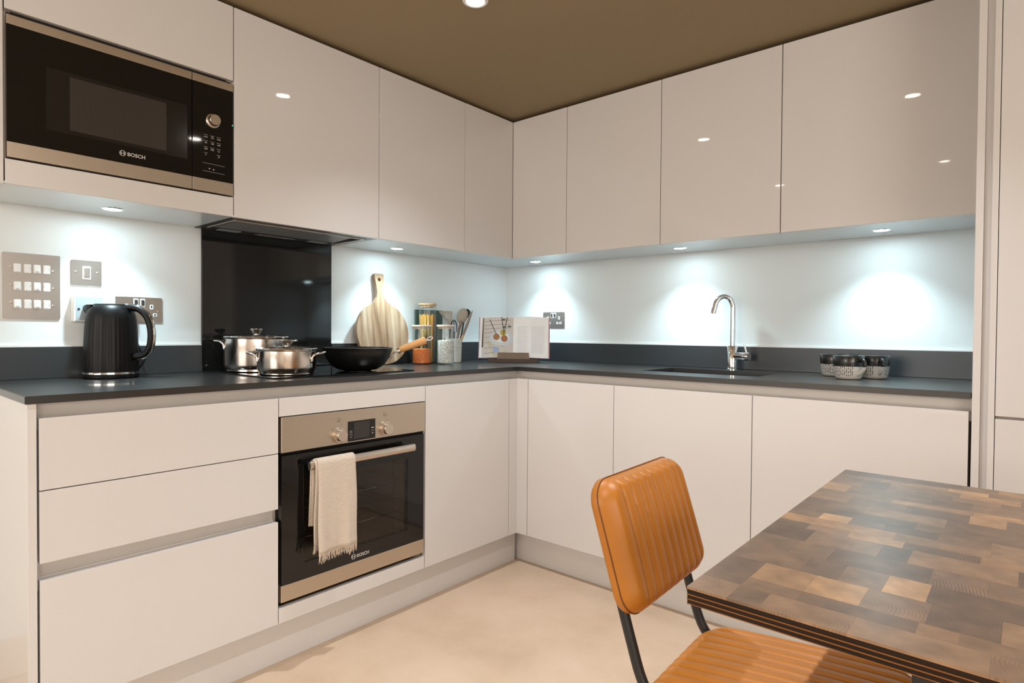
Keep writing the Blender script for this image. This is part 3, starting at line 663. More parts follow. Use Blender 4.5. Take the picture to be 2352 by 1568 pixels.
e = Vector(pts[-1]); pts += [tuple(e+sdir*.004+Vector((0, 0, -.012))), tuple(e+sdir*.008+Vector((0, 0, -.028)))]
bm = N(); tube(bm, pts, .0115, 20, up=(.65, -.76, 0)); obj('spout', bm, M['chrome'], t, 50)
bm = N(); lathe(bm, [(0, 0), (.008, 0), (.0095, .001)], tuple(Vector(pts[-1])+Vector((0, 0, -.0008))), 20); obj('aerator', bm, M['darkmetal'], t)
ldir = Vector((.98, -.2, 0)).normalized()
def along(dirv, a, r0):
    return [tuple(dirv*x+Vector((0, 0, .060))) for x in a], r0
bm = N(); p, _ = along(ldir, (.0, .02, .05, .0505, .0515, .052, .078, .080), 0); tube(bm, p, [.016, .017, .017, .0158, .0158, .017, .017, .0155], 24); obj('valve_body', bm, M['chrome'], t, 40)
bm = N(); c = ldir*.068; tube(bm, [tuple(c+Vector((0, 0, .075))), tuple(c+Vector((-.006, 0, .095))), tuple(c+Vector((-.010, 0, .115)))], [.0042, .0038, .0042], 12); obj('lever', bm, M['chrome'], t, 40)

# ------------------------------------------------------------------ kettle
t = thing('kettle', 'matt black ribbed electric kettle with chrome trim on the worktop', 'kettle', (.0975, -2.0645, ZW), math.atan2(RV.y, RV.x))
bm = N(); lathe(bm, [(0, .0006), (.074, .0006), (.0775, .003), (.0785, .012), (.0765, .0145), (0, .0145)], seg=64); obj('power_base', bm, M['black'], t, 40)
bm = N(); lathe(bm, [(.0765, .0135), (.0782, .0145), (.0782, .0205), (.0765, .0215)], seg=64); obj('chrome_band', bm, M['chrome'], t, 40)
bm = N(); nseg = 160; prof = [(.0772, .0215), (.0776, .024), (.0770, .06), (.0755, .11), (.0732, .155), (.0706, .19), (.0678, .206), (.0625, .220), (.0560, .2295), (.0510, .2340), (.0485, .2355)]
rg = []
for r_, z in prof:
    ring = []; amp = .0012*max(0, min(1, (z-.022)/.012))*max(0, min(1, (.205-z)/.03))
    for i in range(nseg):
        a = 2*PI*i/nseg; d = r_-amp*(1-abs(sn(a*20)))**1.6
        ring.append(bm.verts.new((d*cs(a), d*sn(a), z)))
    rg.append(ring)
for a, c in zip(rg, rg[1:]):
    for i in range(nseg): bm.faces.new((a[i], a[(i+1) % nseg], c[(i+1) % nseg], c[i]))
obj('kettle_body', bm, M['black'], t, 60)
bm = N(); lathe(bm, [(.0487, .2345), (.0487, .2375), (.046, .2392), (.040, .2402), (0, .2405)], seg=48); obj('lid', bm, M['black'], t, 40)
# spout: a beak growing out of the shoulder
bm = N(); secs = []
for k in range(7):
    f = k/6; x = -.046-f*.0515; hw = .044*(1-f)**.75+.0035; zt_ = .2362-.0085*f*f; zb_ = .170+.053*f**.8
    if k == 0: zb_ = .165
    sec = []
    for q_ in range(9):
        a = PI*q_/8; sec.append(bm.verts.new((x*(1-.08*abs(cs(a))) if k else x+.012, hw*cs(a), zt_-(zt_-zb_)*sn(a))))
    secs.append(sec)
for a, c in zip(secs, secs[1:]):
    for i in range(8): bm.faces.new((a[i], a[i+1], c[i+1], c[i]))
for a, c in zip(secs, secs[1:]): bm.faces.new((a[0], c[0], c[-1], a[-1]))
bm.faces.new(secs[-1]); obj('spout', bm, M['black'], t, 60)
hp = spline([(.046, 0, .226), (.070, 0, .2285), (.095, 0, .222), (.118, 0, .198), (.1295, 0, .160), (.1300, 0, .120), (.122, 0, .090), (.104, 0, .0735), (.072, 0, .069)], 6)
bm = N(); tube(bm, hp, .0115, 16, sx=1.05, sy=1.0, up=(0, 1, 0)); obj('handle', bm, M['black'], t, 60)
hp2 = [p+Vector((p.x-.085, 0, (p.z-.15)*.75)).normalized()*.0105 for p in hp[10:-3]]
bm = N(); tube(bm, hp2, .0042, 10, sx=1.6, sy=.7, up=(0, 1, 0)); obj('handle_trim', bm, M['chrome'], t, 60)
bm = N(); box(bm, -.019, .003, -2.0, -1.975, 0, .02)   # plug and cable of the kettle
bm.free(); bm = N()
box(bm, .0085, .030, -2.012, -1.974, 1.100, 1.137, .004); tube(bm, spline([(.020, -1.985, 1.100), (.024, -1.975, 1.03), (.040, -1.955, .965), (.050, -1.95, .955), (.050, -1.965, .925), (.035, -1.985, .902), (.035, -2.00, .8985)], 8), .0032, 10)
tag(obj('power_cord', bm, M['black'], smooth=40, shift=(.035, -1.98, ZW)), 'black plug and cable running from the wall socket behind the kettle', 'cable')

# ------------------------------------------------------------------ pans on the hob
ZH = ZW+.0053
def pot(lab, x, y, r, h, kn, yaw):
    t = thing('cooking_pot', lab, 'pot', (x, y, ZH), yaw, 'steel pots on the hob')
    bm = N(); lathe(bm, [(0, .0005), (r*.90, .0005), (r*.93, .003), (r*.93, .010), (r*.985, .018), (r, .026), (r, h-.004), (r+.003, h-.002), (r+.0035, h), (r-.001, h), (r-.002, .03), (r*.9, .012), (0, .011)], seg=72); obj('pot_body', bm, M['pot'], t, 35)
    bm = N(); lathe(bm, [(r-.004, h+.0005), (r+.004, h+.0005), (r+.005, h+.003), (r+.004, h+.006), (r-.002, h+.007), (r-.006, h+.006)], seg=72); lr = obj('lid_rim', bm, M['chrome'], t, 40)
    bm = N(); lathe(bm, [(r-.005, h+.005), (r*.8, h+.009), (r*.4, h+.012), (.008, h+.013)], seg=48); obj('lid_glass', bm, M['jarglass'], t, 60)
    z = h+.013
    bm = N(); lathe(bm, [(0, z-.003), (.011, z-.003), (.011, z+.001), (.014, z+.004), (.021, z+kn*.7), (.0235, z+kn-.002), (.023, z+kn), (.0205, z+kn), (.016, z+kn-.005), (0, z+kn-.008)], seg=40); obj('lid_knob', bm, M['chrome'], t, 35)
    for s in (-1, 1):
        bm = N(); zz = h-.018; w = .045
        p = [(s*(r+.002), -w, zz-.020), (s*(r+.004), -w, zz-.008), (s*(r+.012), -w*.97, zz+.002), (s*(r+.026), -w*.62, zz+.007), (s*(r+.032), 0, zz+.008), (s*(r+.026), w*.62, zz+.007), (s*(r+.012), w*.97, zz+.002), (s*(r+.004), w, zz-.008), (s*(r+.002), w, zz-.020)]
        # follow the curve of the wall at the ends
        p = [((q[0]-s*(r-math.sqrt(max(r*r-q[1]**2, 0))) if i in (0, 1, 2, 6, 7, 8) else q[0]-s*(r-math.sqrt(r*r-q[1]**2))*.6), q[1], q[2]) for i, q in enumerate(p)]
        tube(bm, spline(p, 6), .0036, 10, sx=1.25, sy=1); hd = obj('side_handle', bm, M['pot'], t, 50)
        for ww in (-w, w):
            bm = N(); xx = math.sqrt(r*r-w*w); lathe(bm, [(0, 0), (.007, 0), (.0065, .004), (.004, .0065), (0, .007)], (s*(xx-.001), ww, zz-.020), 16, Matrix.Rotation(s*PI/2, 4, 'Y')); obj('rivet', bm, M['chrome'], hd, 60)
    return t
def ang(px, py): return math.atan2(py, px)
hv = math.atan2(RV.y, RV.x)
pot('tall lidded steel pot at the back left of the hob', .164, -1.6115, .112, .124, .021, hv+.28)
pot('low lidded steel pot at the front left of the hob', .394, -1.6155, .098, .0855, .021, hv+.22)
t = thing('wok', 'black non-stick wok with pale wooden handle on the hob', 'pan', (.402, -1.326, ZH), math.atan2(.70, .58))
bm = N(); prof = [(0, .0005), (.050, .0005), (.056, .003)]
for k in range(1, 10):
    f = k/9; prof.append((.056+.075*sn(f*PI/2*.82)/sn(PI/2*.82), .003+.083*(1-cs(f*PI/2*.82))/(1-cs(PI/2*.82))))
rx, rz_ = prof[-1]; prof += [(rx+.002, rz_+.002), (rx-.001, rz_+.003)]
prof += [(a-.0035, b_+.003) for a, b_ in prof[-3:2:-1]] + [(.05, .004), (0, .004)]
lathe(bm, prof, seg=64); obj('pan_body', bm, M['nonstick'], t, 40)
bm = N(); p0 = Vector((.1175, 0, .044)); tube(bm, spline([p0, (.127, 0, .054), (.136, 0, .066), (.146, 0, .073), (.156, 0, .0775)], 5), [.0055]*21, 10, sx=.7, sy=1.6, up=(0, 0, 1))
lathe(bm, [(0, 0), (.0055, 0), (.005, .003), (0, .004)], (.1255, 0, .052), 14, Matrix.Rotation(PI/2, 4, 'Y')); obj('handle_bracket', bm, M['chrome'], t, 50)
hdv = Vector((.93, 0, .36)).normalized(); h0 = Vector((.150, 0, .0760))
bm = N(); tube(bm, [h0, h0+hdv*.010, h0+hdv*.011], [.0115, .0115, .0105], 20); obj('ferrule', bm, M['chrome'], t, 40)
bm = N(); tube(bm, [h0+hdv*a for a in (.010, .012, .04, .075, .105, .116, .119)], [.0105, .0118, .0130, .0140, .0150, .0142, .0100], 24); obj('handle', bm, M['handlewood'], t, 50)
bm = N(); e = h0+hdv*.119; tube(bm, [e, e+hdv*.008], .0028, 10); tube(bm, [e+hdv*.016+(hdv*cs(a)+Vector((-hdv.z, 0, hdv.x))*.55*sn(a))*.011 for a in [2*PI*k/18 for k in range(18)]], .0018, 8, True); obj('hanging_ring', bm, M['chrome'], t, 50)

# ------------------------------------------------------------------ chopping board leaning on the wall
bm = N(); R_ = .148; poly = []
for k in range(49):
    a = math.radians(-90-163+326*k/48)  # open at the top
    poly.append((R_*cs(a+PI*0), R_*sn(a)))
poly = [(R_*cs(math.radians(90+17+326*k/48)), R_*sn(math.radians(90+17+326*k/48))) for k in range(49)]
neck = [(.034, .152), (.021, .170), (.0165, .195), (.019, .225), (.0245, .262), (.0265, .279), (.022, .284), (-.022, .284), (-.0265, .279), (-.0245, .262), (-.019, .225), (-.0165, .195), (-.021, .170), (-.034, .152)]
poly = [(x, z+R_) for x, z in poly]+[(x, z+R_-.040+.0) for x, z in []]
neck = [(x, z+R_) for x, z in neck]
ring = poly+neck
hole = [(.009*cs(2*PI*k/20), .255+R_+.009*sn(2*PI*k/20)) for k in range(20)]
def plate_with_hole(bm, outer, inner, y0, y1):
    vs = {}
    for y in (y0, y1):
        eo = [bm.verts.new((p[0], y, p[1])) for p in outer]; ei = [bm.verts.new((p[0], y, p[1])) for p in inner]
        ed = [bm.edges.new((eo[i], eo[(i+1) % len(eo)])) for i in range(len(eo))]+[bm.edges.new((ei[i], ei[(i+1) % len(ei)])) for i in range(len(ei))]
        bmesh.ops.triangle_fill(bm, edges=ed, use_beauty=True, use_dissolve=False); vs[y] = (eo, ei)
    for k in (0, 1):
        a, c = vs[y0][k], vs[y1][k]; n = len(a)
        for i in range(n): bm.faces.new((a[i], a[(i+1) % n], c[(i+1) % n], c[i]))
plate_with_hole(bm, ring, hole, -.018, 0)
o = obj('chopping_board', bm, M['board']); o.rotation_euler = (-math.radians(8.0), 0, L); o.location = (.0655, -.945, ZW+.0004)
tag(o, 'round wooden chopping board with a holed handle leaning on the wall', 'board')

# ------------------------------------------------------------------ storage jars and utensils
def jar(lab, x, y, r, h, lidm):
    t = thing('storage_jar', lab, 'jar', (x, y, ZW+.0005), 0, 'glass storage jars beside the board')
    bm = N(); lathe(bm, [(0, .0002), (r-.003, .0002), (r, .004), (r, h-.002), (r-.001, h), (r-.0025, h-.001), (r-.0025, .006), (r-.005, .0035), (0, .0035)], seg=48); obj('glass_jar', bm, M['jarglass'], t, 40)
    bm = N(); lathe(bm, [(0, h-.010), (r-.0045, h-.010), (r-.0045, h+.0005), (r+.0015, h+.0005), (r+.002, h+.002), (r+.002, h+.008), (r+.0005, h+.0095), (0, h+.0095)], seg=48); obj('lid', bm, lidm, t, 40)
    return t
t = jar('glass jar half full of orange lentils with a pale wooden lid', .147, -.783, .046, .178, M['lid'])
bm = N(); lathe(bm, [(0, .004), (.040, .004), (.043, .007), (.043, .072), (.030, .075), (0, .076)], seg=48); stuff(obj('lentils', bm, M['lentil'], t, 40))
t = jar('glass jar of pale beans with a pale wooden lid', .227, -.701, .042, .180, M['lid'])
bm = N(); lathe(bm, [(0, .004), (.036, .004), (.039, .007), (.039, .113), (.03, .116), (0, .117)], seg=48); stuff(obj('beans', bm, M['bean'], t, 40))
t = jar('tall glass jar of spaghetti behind the two short jars', .0878, -.6953, .0437, .2872, M['bamboo'])
for mm_, n, a0 in (('pasta', 90, 0), ('pastad', 80, PI)):
    bm = N()
    for k in range(n):
        a = a0+random.uniform(-1.45, 1.45)-PI*.35; r0 = .032*math.sqrt(random.random()); r1 = r0+random.uniform(0, .006)
        c0 = Vector((.004*cs(a), .004*sn(a), 0)); tube(bm, [c0+Vector((r0*cs(a)*.8, r0*sn(a)*.8, .0045)), c0+Vector((r1*cs(a), r1*sn(a), .2395+random.uniform(-.008, .004)))], .0012, 5)
    stuff(obj('spaghetti', bm, M[mm_], t))
bm = N(); box(bm, -.006, .006, -.090, .090, .0005, .268, .001)
o = obj('green_booklet', bm, M['green']); o.location = (.020, -.600, ZW); o.rotation_euler = (0, 0, 0)
o.location = (.0225, -.629, ZW); tag(o, 'dark green booklet standing behind the spaghetti jar', 'booklet')
t = thing('utensil_holder', 'pale grey ceramic utensil pot behind the jar of beans', 'utensil pot', (.133, -.562, ZW+.0004))
bm = N(); lathe(bm, [(0, .0002), (.042, .0002), (.0445, .003), (.0450, .08), (.0453, .1215), (.0440, .1225), (.0415, .1215), (.041, .006), (0, .005)], seg=48); obj('pot_body', bm, M['ceramic'], t, 40)
bm = N(); lathe(bm, [(.0449, .080), (.0460, .0815), (.0460, .0835), (.0449, .085)], seg=48); obj('raised_ring', bm, M['ceramic'], t, 40)
hb = Vector((.133, -.562, ZW+.006))
def P3(dr, du, dd=0): return hb+R0*dr+Vector((0, 0, du*1.26))+Vector((FW.x, FW.y, 0)).normalized()*dd
nrm_cam = -Vector((FW.x, FW.y, 0)).normalized()
def tool(name, lab, parts, cat='utensil'):
    t = thing(name, lab, cat, P3(0, 0), 0)
    for nm, bm, mm_ in parts: bmesh.ops.translate(bm, verts=bm.verts, vec=-Vector(P3(0, 0))); obj(nm, bm, mm_, t, 50)
    return t
def flat(outline, holes, y, lean):
    """flat shape facing the camera; outline in (right, up)"""
    bm = N(); th = .003
    plate = [bm.verts.new((p[0], 0, p[1])) for p in outline]; ed = [bm.edges.new((plate[i], plate[(i+1) % len(plate)])) for i in range(len(plate))]
    for h in holes:
        hv_ = [bm.verts.new((p[0], 0, p[1])) for p in h]; ed += [bm.edges.new((hv_[i], hv_[(i+1) % len(hv_)])) for i in range(len(hv_))]
    bmesh.ops.triangle_fill(bm, edges=ed, use_beauty=True)
    r = bmesh.ops.extrude_face_region(bm, geom=bm.faces[:]); bmesh.ops.translate(bm, verts=[v for v in r['geom'] if isinstance(v, bmesh.types.BMVert)], vec=(0, th, 0))
    for v in bm.verts:
        p = P3(v.co.x, v.co.z, y+v.co.y+lean*v.co.z); v.co = p
    return bm
turner = [(-.026, .115+.02), (-.014, .150), (-.014, .152), (-.022, .168), (-.040, .184), (-.050, .190), (-.056, .194), (-.066, .208)]
# slotted turner
out = [(-.012, .142), (-.024, .142), (-.028, .158), (-.046, .172), (-.072, .200), (-.074, .204), (-.006, .204), (-.004, .200), (-.004, .172), (-.006, .160)]
sl = [[(x0-.0022, .172), (x0+.0028, .172), (x0-.0012+dx, .193), (x0-.0062+dx, .193)] for x0, dx in ((-.036, -.006), (-.026, -.005), (-.016, -.002))]
bm2 = N(); tube(bm2, [P3(-.010, .0, 0), P3(-.013, .07, .002), P3(-.0175, .148, .0045)], .0058, 10)
tool('slotted_turner', 'grey-brown slotted turner standing in the utensil pot', [('blade', flat(out, sl, 0, .02), M['silic']), ('handle', bm2, M['walnut'])])
# spoon
bm1 = N(); bmesh.ops.create_uvsphere(bm1, u_segments=24, v_segments=16, radius=1)
for v in bm1.verts:
    x, y, z = v.co; q_ = P3(.046+x*.029+z*.006, .185+z*.031, .012+y*(.013 if y > 0 else .008)); v.co = q_
bm2 = N(); tube(bm2, [P3(.008, .004, -.015), P3(.018, .07, -.005), P3(.030, .125, .006), P3(.036, .145, .010), P3(.042, .163, .012)], [.0055, .0055, .006, .007, .009], 10)
tool('cooking_spoon', 'large grey-brown cooking spoon standing in the utensil pot', [('bowl', bm1, M['silic']), ('handle', bm2, M['walnut'])])
# spatula seen edge on
bm1 = N(); tube(bm1, [P3(.051, .105, .0), P3(.072, .150, .0), P3(.088, .185, 0), P3(.100, .208, 0)], [.006, .0075, .006, .0012], 10, sx=.55, sy=1.3)
bm2 = N(); tube(bm2, [P3(.020, .01, .004), P3(.036, .07, .0), P3(.052, .108, 0)], .0058, 10)
tool('spatula', 'grey spatula seen edge on, leaning right in the utensil pot', [('blade', bm1, M['silic']), ('handle', bm2, M['handlewood'])])
# ladle behind
bm1 = N(); lathe(bm1, [(.024, .0), (.022, -.012), (.014, -.020), (0, -.023), (0, -.021), (.013, -.018), (.0205, -.011), (.024, 0)], seg=24); place(bm1, Matrix.Translation(P3(.064, .196, .030)) @ Matrix.Rotation(PI/2.4, 4, 'X'))
bm2 = N(); tube(bm2, [P3(.016, .006, .012), P3(.04, .10, .02), P3(.056, .178, .03)], .0045, 8)
tool('ladle', 'dark green ladle behind the cooking spoon', [('bowl', bm1, M['green']), ('handle', bm2, M['green'])])
# whisk
bm1 = N()
for k in range(4):
    a = PI*k/4; pts = []
    for q_ in range(13):
        f = PI*q_/12; w_ = .024*sn(f)**.8*(1 if q_ <= 12 else 0); s_ = cs(f)
        pts.append(P3(.008-.004+.022*s_*cs(a)*(1 if True else 0), .118+.050*sn(f), .022*s_*sn(a)+.002))
    tube(bm1, pts, .0011, 6)
bm2 = N(); tube(bm2, [P3(.002, .005, .008), P3(.004, .122, .004)], [.006, .006], 10)
for q_ in bm1.verts: pass
tool('whisk', 'dark wire whisk between the turner and the spoon', [('wire_loops', bm1, M['blackmetal']), ('handle', bm2, M['darkmetal'])])

# ------------------------------------------------------------------ cookbook on its stand (local: x right, -y toward the viewer)
BR = math.atan2(.222, .297)
bo = Vector((.316, -.292, ZW))
t = thing('cookbook_stand', 'dark walnut cookbook stand on the worktop near the corner', 'book stand', bo, BR)
bm = N(); prism(bm, [(-.130, .0205), (-.122, .0005), (.122, .0005), (.130, .0205)], -.085, .075, 'Y'); obj('base_board', bm, M['walnutd'], t)
bm = N(); prism(bm, [(-.083, .0005+.0195), (-.079, .052), (.079, .052), (.083, .020)], -.086, -.074, 'Y'); obj('front_lip', bm, M['walnut'], t)
lean = .20
bm = N(); box(bm, -.11, .11, -.0045, .0045, 0, .19, .001); place(bm, Matrix.Translation((0, .018, .0205)) @ Matrix.Rotation(-lean, 4, 'X')); obj('back_rest', bm, M['walnut'], t)
t = thing('cookbook', 'open cookbook with a photo of toffee apples on the left page', 'book', bo+Vector((0, 0, .0215)), BR)
Wp, Hp, NP = .180, .216, 20
def sheet(s, y_off, x0=0., x1=1., z0=0., z1=1., th=0.0, curl=.022, n=NP):
    """part of a page: x 0..1 from spine out, z 0..1 from bottom; returns bm leaning with the stand"""
    bm = N(); rows = []
    for i in range(n+1):
        f = x0+(x1-x0)*i/n; x = s*Wp*f; yy = -curl*sn(min(1, f*1.15)*PI)*.8*(1-f*.4)+.012*f*0-.008*(1-f)*0
        for zf in (z0, z1):
            pass
        rows.append([(x, yy+y_off, Hp*(z0+(z1-z0)*k/2)) for k in range(3)])
    V = [[bm.verts.new(p) for p in r_] for r_ in rows]
    for i in range(n):
        for k in range(2): bm.faces.new((V[i][k], V[i+1][k], V[i+1][k+1], V[i][k+1]))
    if th:
        r_ = bmesh.ops.extrude_face_region(bm, geom=bm.faces[:]); bmesh.ops.translate(bm, verts=[v for v in r_['geom'] if isinstance(v, bmesh.types.BMVert)], vec=(0, th, 0))
    return bm
LE = Matrix.Translation((0, -.058, .002)) @ Matrix.Rotation(-lean, 4, 'X')
def lean_bm(bm): return place(bm, LE)
cov = N(); box(cov, -Wp-.006, Wp+.006, .016, .0185, -.001, Hp+.004, .0008); obj('cover', lean_bm(cov), M['cover'], t)
lp = obj('left_page', lean_bm(sheet(-1, -.001, th=.015)), M['paper'], t, 40)
rp_ = obj('right_page', lean_bm(sheet(1, -.001, th=.015)), M['paper'], t, 40)
def page_y(f, curl=.022): return -curl*sn(min(1, f*1.15)*PI)*.8*(1-f*.4)
def on_page(s, pts, lift=.0006):
    """flat print that follows the curve of a page; pts (x fraction from spine 0..1, z fraction)"""
    bm = N(); V = lambda x, z: bm.verts.new((s*Wp*x, -.001-lift+page_y(x), Hp*z))
    if len(pts) > 4:
        cx_ = sum(p[0] for p in pts)/len(pts); cz_ = sum(p[1] for p in pts)/len(pts); c = V(cx_, cz_); prev = None; n = len(pts)
        for k in (.25, .5, .75, 1):
            ring = [V(cx_+(x-cx_)*k, cz_+(z-cz_)*k) for x, z in pts]
            for i in range(n):
                if prev: bm.faces.new((prev[i], prev[(i+1) % n], ring[(i+1) % n], ring[i]))
                else: bm.faces.new((c, ring[i], ring[(i+1) % n]))
            prev = ring
    else:
        a, b_, c, d = pts; lp_ = lambda p, q_, f: (p[0]+(q_[0]-p[0])*f, p[1]+(q_[1]-p[1])*f); m_ = 10
        if abs(a[0]-b_[0]) < abs(b_[0]-c[0]): a, b_, c, d = b_, c, d, a
        r1 = [V(*lp_(a, b_, k/m_)) for k in range(m_+1)]; r2 = [V(*lp_(d, c, k/m_)) for k in range(m_+1)]
        for k in range(m_): bm.faces.new((r1[k], r1[k+1], r2[k+1], r2[k]))
    return lean_bm(bm)
def pr_mat(n, c): return mat(n, c, .6)
def ell(cx, cz, rx_, rz2, n=24): return [(cx+rx_*cs(2*PI*k/n), cz+rz2*sn(2*PI*k/n)) for k in range(n)]
ph = obj('printed_photo', lean_bm(sheet(-1, -.0016, .02, .93, .01, .985)), pr_mat('photo_pale_boards', (.62, .58, .55)), lp, 60)
for z in (.10, .23, .36, .49, .60, .70, .79, .89): obj('printed_line', on_page(-1, [(.12 if z > .6 else .55, z+.03), (.86, z), (.86, z-.008), (.12 if z > .6 else .55, z+.022)], .0010), pr_mat('photo_line', (.16, .13, .12)), ph)
obj('printed_edge', on_page(-1, [(.88, .97), (.905, .97), (.93, .25), (.885, .25)], .0011), pr_mat('photo_edge', (.10, .07, .05)), ph)
obj('printed_napkin', on_page(-1, [(.80, .42), (.30, .28), (.15, .12), (.58, .02)], .0012), pr_mat('photo_napkin', (.55, .52, .36)), ph)
obj('printed_napkin', on_page(-1, [(.62, .28), (.42, .24), (.40, .14), (.57, .10)], .0014), pr_mat('photo_napkin_blue', (.35, .42, .62)), ph)
obj('printed_plate', on_page(-1, ell(.36, .47, .345, .185), .0016), pr_mat('photo_plate_rim', (.58, .63, .68)), ph)
obj('printed_plate', on_page(-1, ell(.37, .49, .25, .125), .0018), pr_mat('photo_plate', (.74, .77, .80)), ph)
for cx, cz, r_, c in ((.31, .60, .075, (.42, .34, .06)), (.50, .50, .085, (.34, .17, .06)), (.27, .46, .085, (.36, .15, .07))):
    obj('printed_apple', on_page(-1, ell(cx, cz, r_*1.15, r_*.95), .0020), pr_mat('photo_apple', c), ph)
for a, c in (((.50, .56), (.71, .93)), ((.28, .55), (.36, .985)), ((.27, .62), (.20, .985))):
    obj('printed_stem', on_page(-1, [(a[0]-.009, a[1]), (a[0]+.009, a[1]), (c[0]+.010, c[1]), (c[0]-.010, c[1])], .0022), pr_mat('photo_stem', (.035, .035, .03)), ph)
for cx, cz in ((.28, .745), (.13, .76), (.30, .92)): obj('printed_leaf', on_page(-1, ell(cx, cz, .055, .022, 12), .0023), pr_mat('photo_leaf', (.07, .13, .10)), ph)
bm = N()
for c0, c1 in ((.10, .42), (.50, .90)):
    for k in range(26):
        z = .76-.0255*k; e_ = c1-random.uniform(0, .06)
        q_ = on_page(1, [(c0, z), (e_, z), (e_, z-.007), (c0, z-.007)], .0012); me = bpy.data.meshes.new('l'); q_.to_mesh(me); q_.free(); bm.from_mesh(me); bpy.data.meshes.remove(me)
obj('printed_text', bm, pr_mat('faint_text', (.66, .67, .69)), rp_)

# ------------------------------------------------------------------ mugs
def mug():
    t = thing('mug', '', 'mug', (0, 0, 0), 0, 'mugs on the worktop')
    bm = N(); lathe(bm, [(0, .0008), (.036, .0008), (.040, .003), (.0435, .012), (.0465, .030), (.0488, .055), (.0500, .0805), (.0492, .0818), (.0472, .0805), (.0455, .055), (.043, .028), (.037, .009), (0, .006)], seg=56); obj('mug_body', bm, M['mug'], t, 50)
    p = spline([(.0470, 0, .066), (.0560, 0, .0690), (.0680, 0, .0660), (.0735, 0, .0560), (.0705, 0, .0420), (.0590, 0, .0280), (.0440, 0, .0190)], 6)
    bm = N(); tube(bm, p, .0052, 14, sx=1, sy=1.35, up=(0, 1, 0)); obj('handle', bm, M['mug'], t, 60)
    return t
hx = ang(.83, -.55)
base = mug()
for i, (x, y, lab) in enumerate(((1.8855, -.301, 'front mug of the three, black rim over pale dashed body'), (1.9485, -.204, 'mug on the right of the three, handle turned to the front'), (1.8110, -.1665, 'mug at the back left, half hidden by the front mug'))):
    c = base if i == 0 else copy_tree(base)
    c.location = (x, y, ZW+.0003); c.rotation_euler = (0, 0, (hx-.05, hx-.45, hx-.2)[i]); c['label'] = lab

# ------------------------------------------------------------------ towel on the oven handle
t = thing('tea_towel', 'cream ribbed tea towel with fringe hanging on the oven handle', 'towel', (.638, -1.548, .62), L)
def cloth(u0, u1, prof, wav, th=.003, nu=26):
    bm = N(); rows = []
    for j, (d, z, k) in enumerate(prof):
        row = []
        for i in range(nu+1):
            f = i/nu; u = u0+(u1-u0)*f
            w_ = wav(f, k); row.append(bm.verts.new((u+.008*k*(f-.5)+.0015*sn(7*k+f*5), -(d+w_), z)))
        rows.append(row)
    for a, c in zip(rows, rows[1:]):
        for i in range(nu): bm.faces.new((a[i], a[i+1], c[i+1], c[i]))
    return bm
def hang(zend, d_front, n=22):
    pr_ = [(-.024, -.20, .5), (-.020, -.06, .2), (-.0165, -.012, 0)]
    for k in range(9):
        a = PI-PI*k/8; pr_.append((.0165*cs(a), .0035+.0165*sn(a), 0))
    for k in range(1, n+1):
        f = k/n; pr_.append((.0165+d_front*f, zend*f, f))
    return pr_
w1 = lambda f, k: k*(.006*sn(f*9+.6)+.003*sn(f*19)) + .010*k*max(0, .25-f)
bm = cloth(-.103, .038, hang(-.282, .004), w1)
bm_ = obj('front_fold', bm, M['cloth'], t, 180)
mod = bm_.modifiers.new('thick', 'SOLIDIFY'); mod.thickness = .005; mod.offset = 0
w2 = lambda f, k: k*.004*sn(f*7+2)
bm = cloth(-.110, -.02, [(p[0]-.0035 if i > 6 else p[0]-.001, p[1]-.003 if p[1] > -.03 else p[1], p[2]) for i, p in enumerate(hang(-.255, -.006))], w2)
bk_ = obj('back_fold', bm, M['cloth'], t, 180); mod = bk_.modifiers.new('thick', 'SOLIDIFY'); mod.thickness = .0035; mod.offset = 0
def fringe(u0, u1, d0, z0, wav, n):
    bm = N()
    for k in range(n):
        f = (k+.5)/n; u = u0+(u1-u0)*f+.008*(f-.5); d = d0+wav(f, 1); l_ = random.uniform(.018, .032); s_ = random.uniform(-.006, .006); s2 = random.uniform(-.004, .004)
        tube(bm, [(u, -d, z0+.002), (u+s_*.4, -d-s2*.5, z0-l_*.5), (u+s_, -d-s2, z0-l_)], [.0012, .0010, .0006], 5)
    return bm
stuff(obj('fringe', fringe(-.103, .038, .0205, -.282, w1, 80), M['fringe'], t)); stuff(obj('fringe', fringe(-.110, -.082, .007, -.258, w2, 18), M['fringe'], t))

# ------------------------------------------------------------------ dining table
TZ = .76; tx0, tx1, ty0, ty1 = 2.072, 3.002, -2.040, -1.240
t = thing('dining_table', 'wooden block-pattern dining table on black steel legs', 'table', ((tx0+tx1)/2, (ty0+ty1)/2, FLOOR))
cx, cy, cz = t.location
bm = N(); box(bm, tx0-cx+.002, tx1-cx-.002, ty0-cy+.002, ty1-cy-.002, TZ-.019-cz, TZ-.0032-cz); top = obj('tabletop', bm, M['plyd'], t)
z = TZ-.0205
for k, (h, m_) in enumerate(((.0010, 'plyt'), (.0042, 'plyd'), (.0013, 'plyt'), (.0042, 'plyd'), (.0013, 'plyt'), (.0048, 'plyd'))):
    bm = N(); a = .0004*(k % 2)
    for q_ in ((tx0+a, tx0+.004, ty0+a, ty1-a), (tx1-.004, tx1-a, ty0+a, ty1-a), (tx0+.004, tx1-.004, ty0+a, ty0+.004), (tx0+.004, tx1-.004, ty1-.004, ty1-a)): box(bm, q_[0]-cx, q_[1]-cx, q_[2]-cy, q_[3]-cy, z-cz, z+h-cz)
    obj('edge_ply', bm, M[m_], top); z += h
rnd = random.Random(23)
y = ty0; n_b = 0
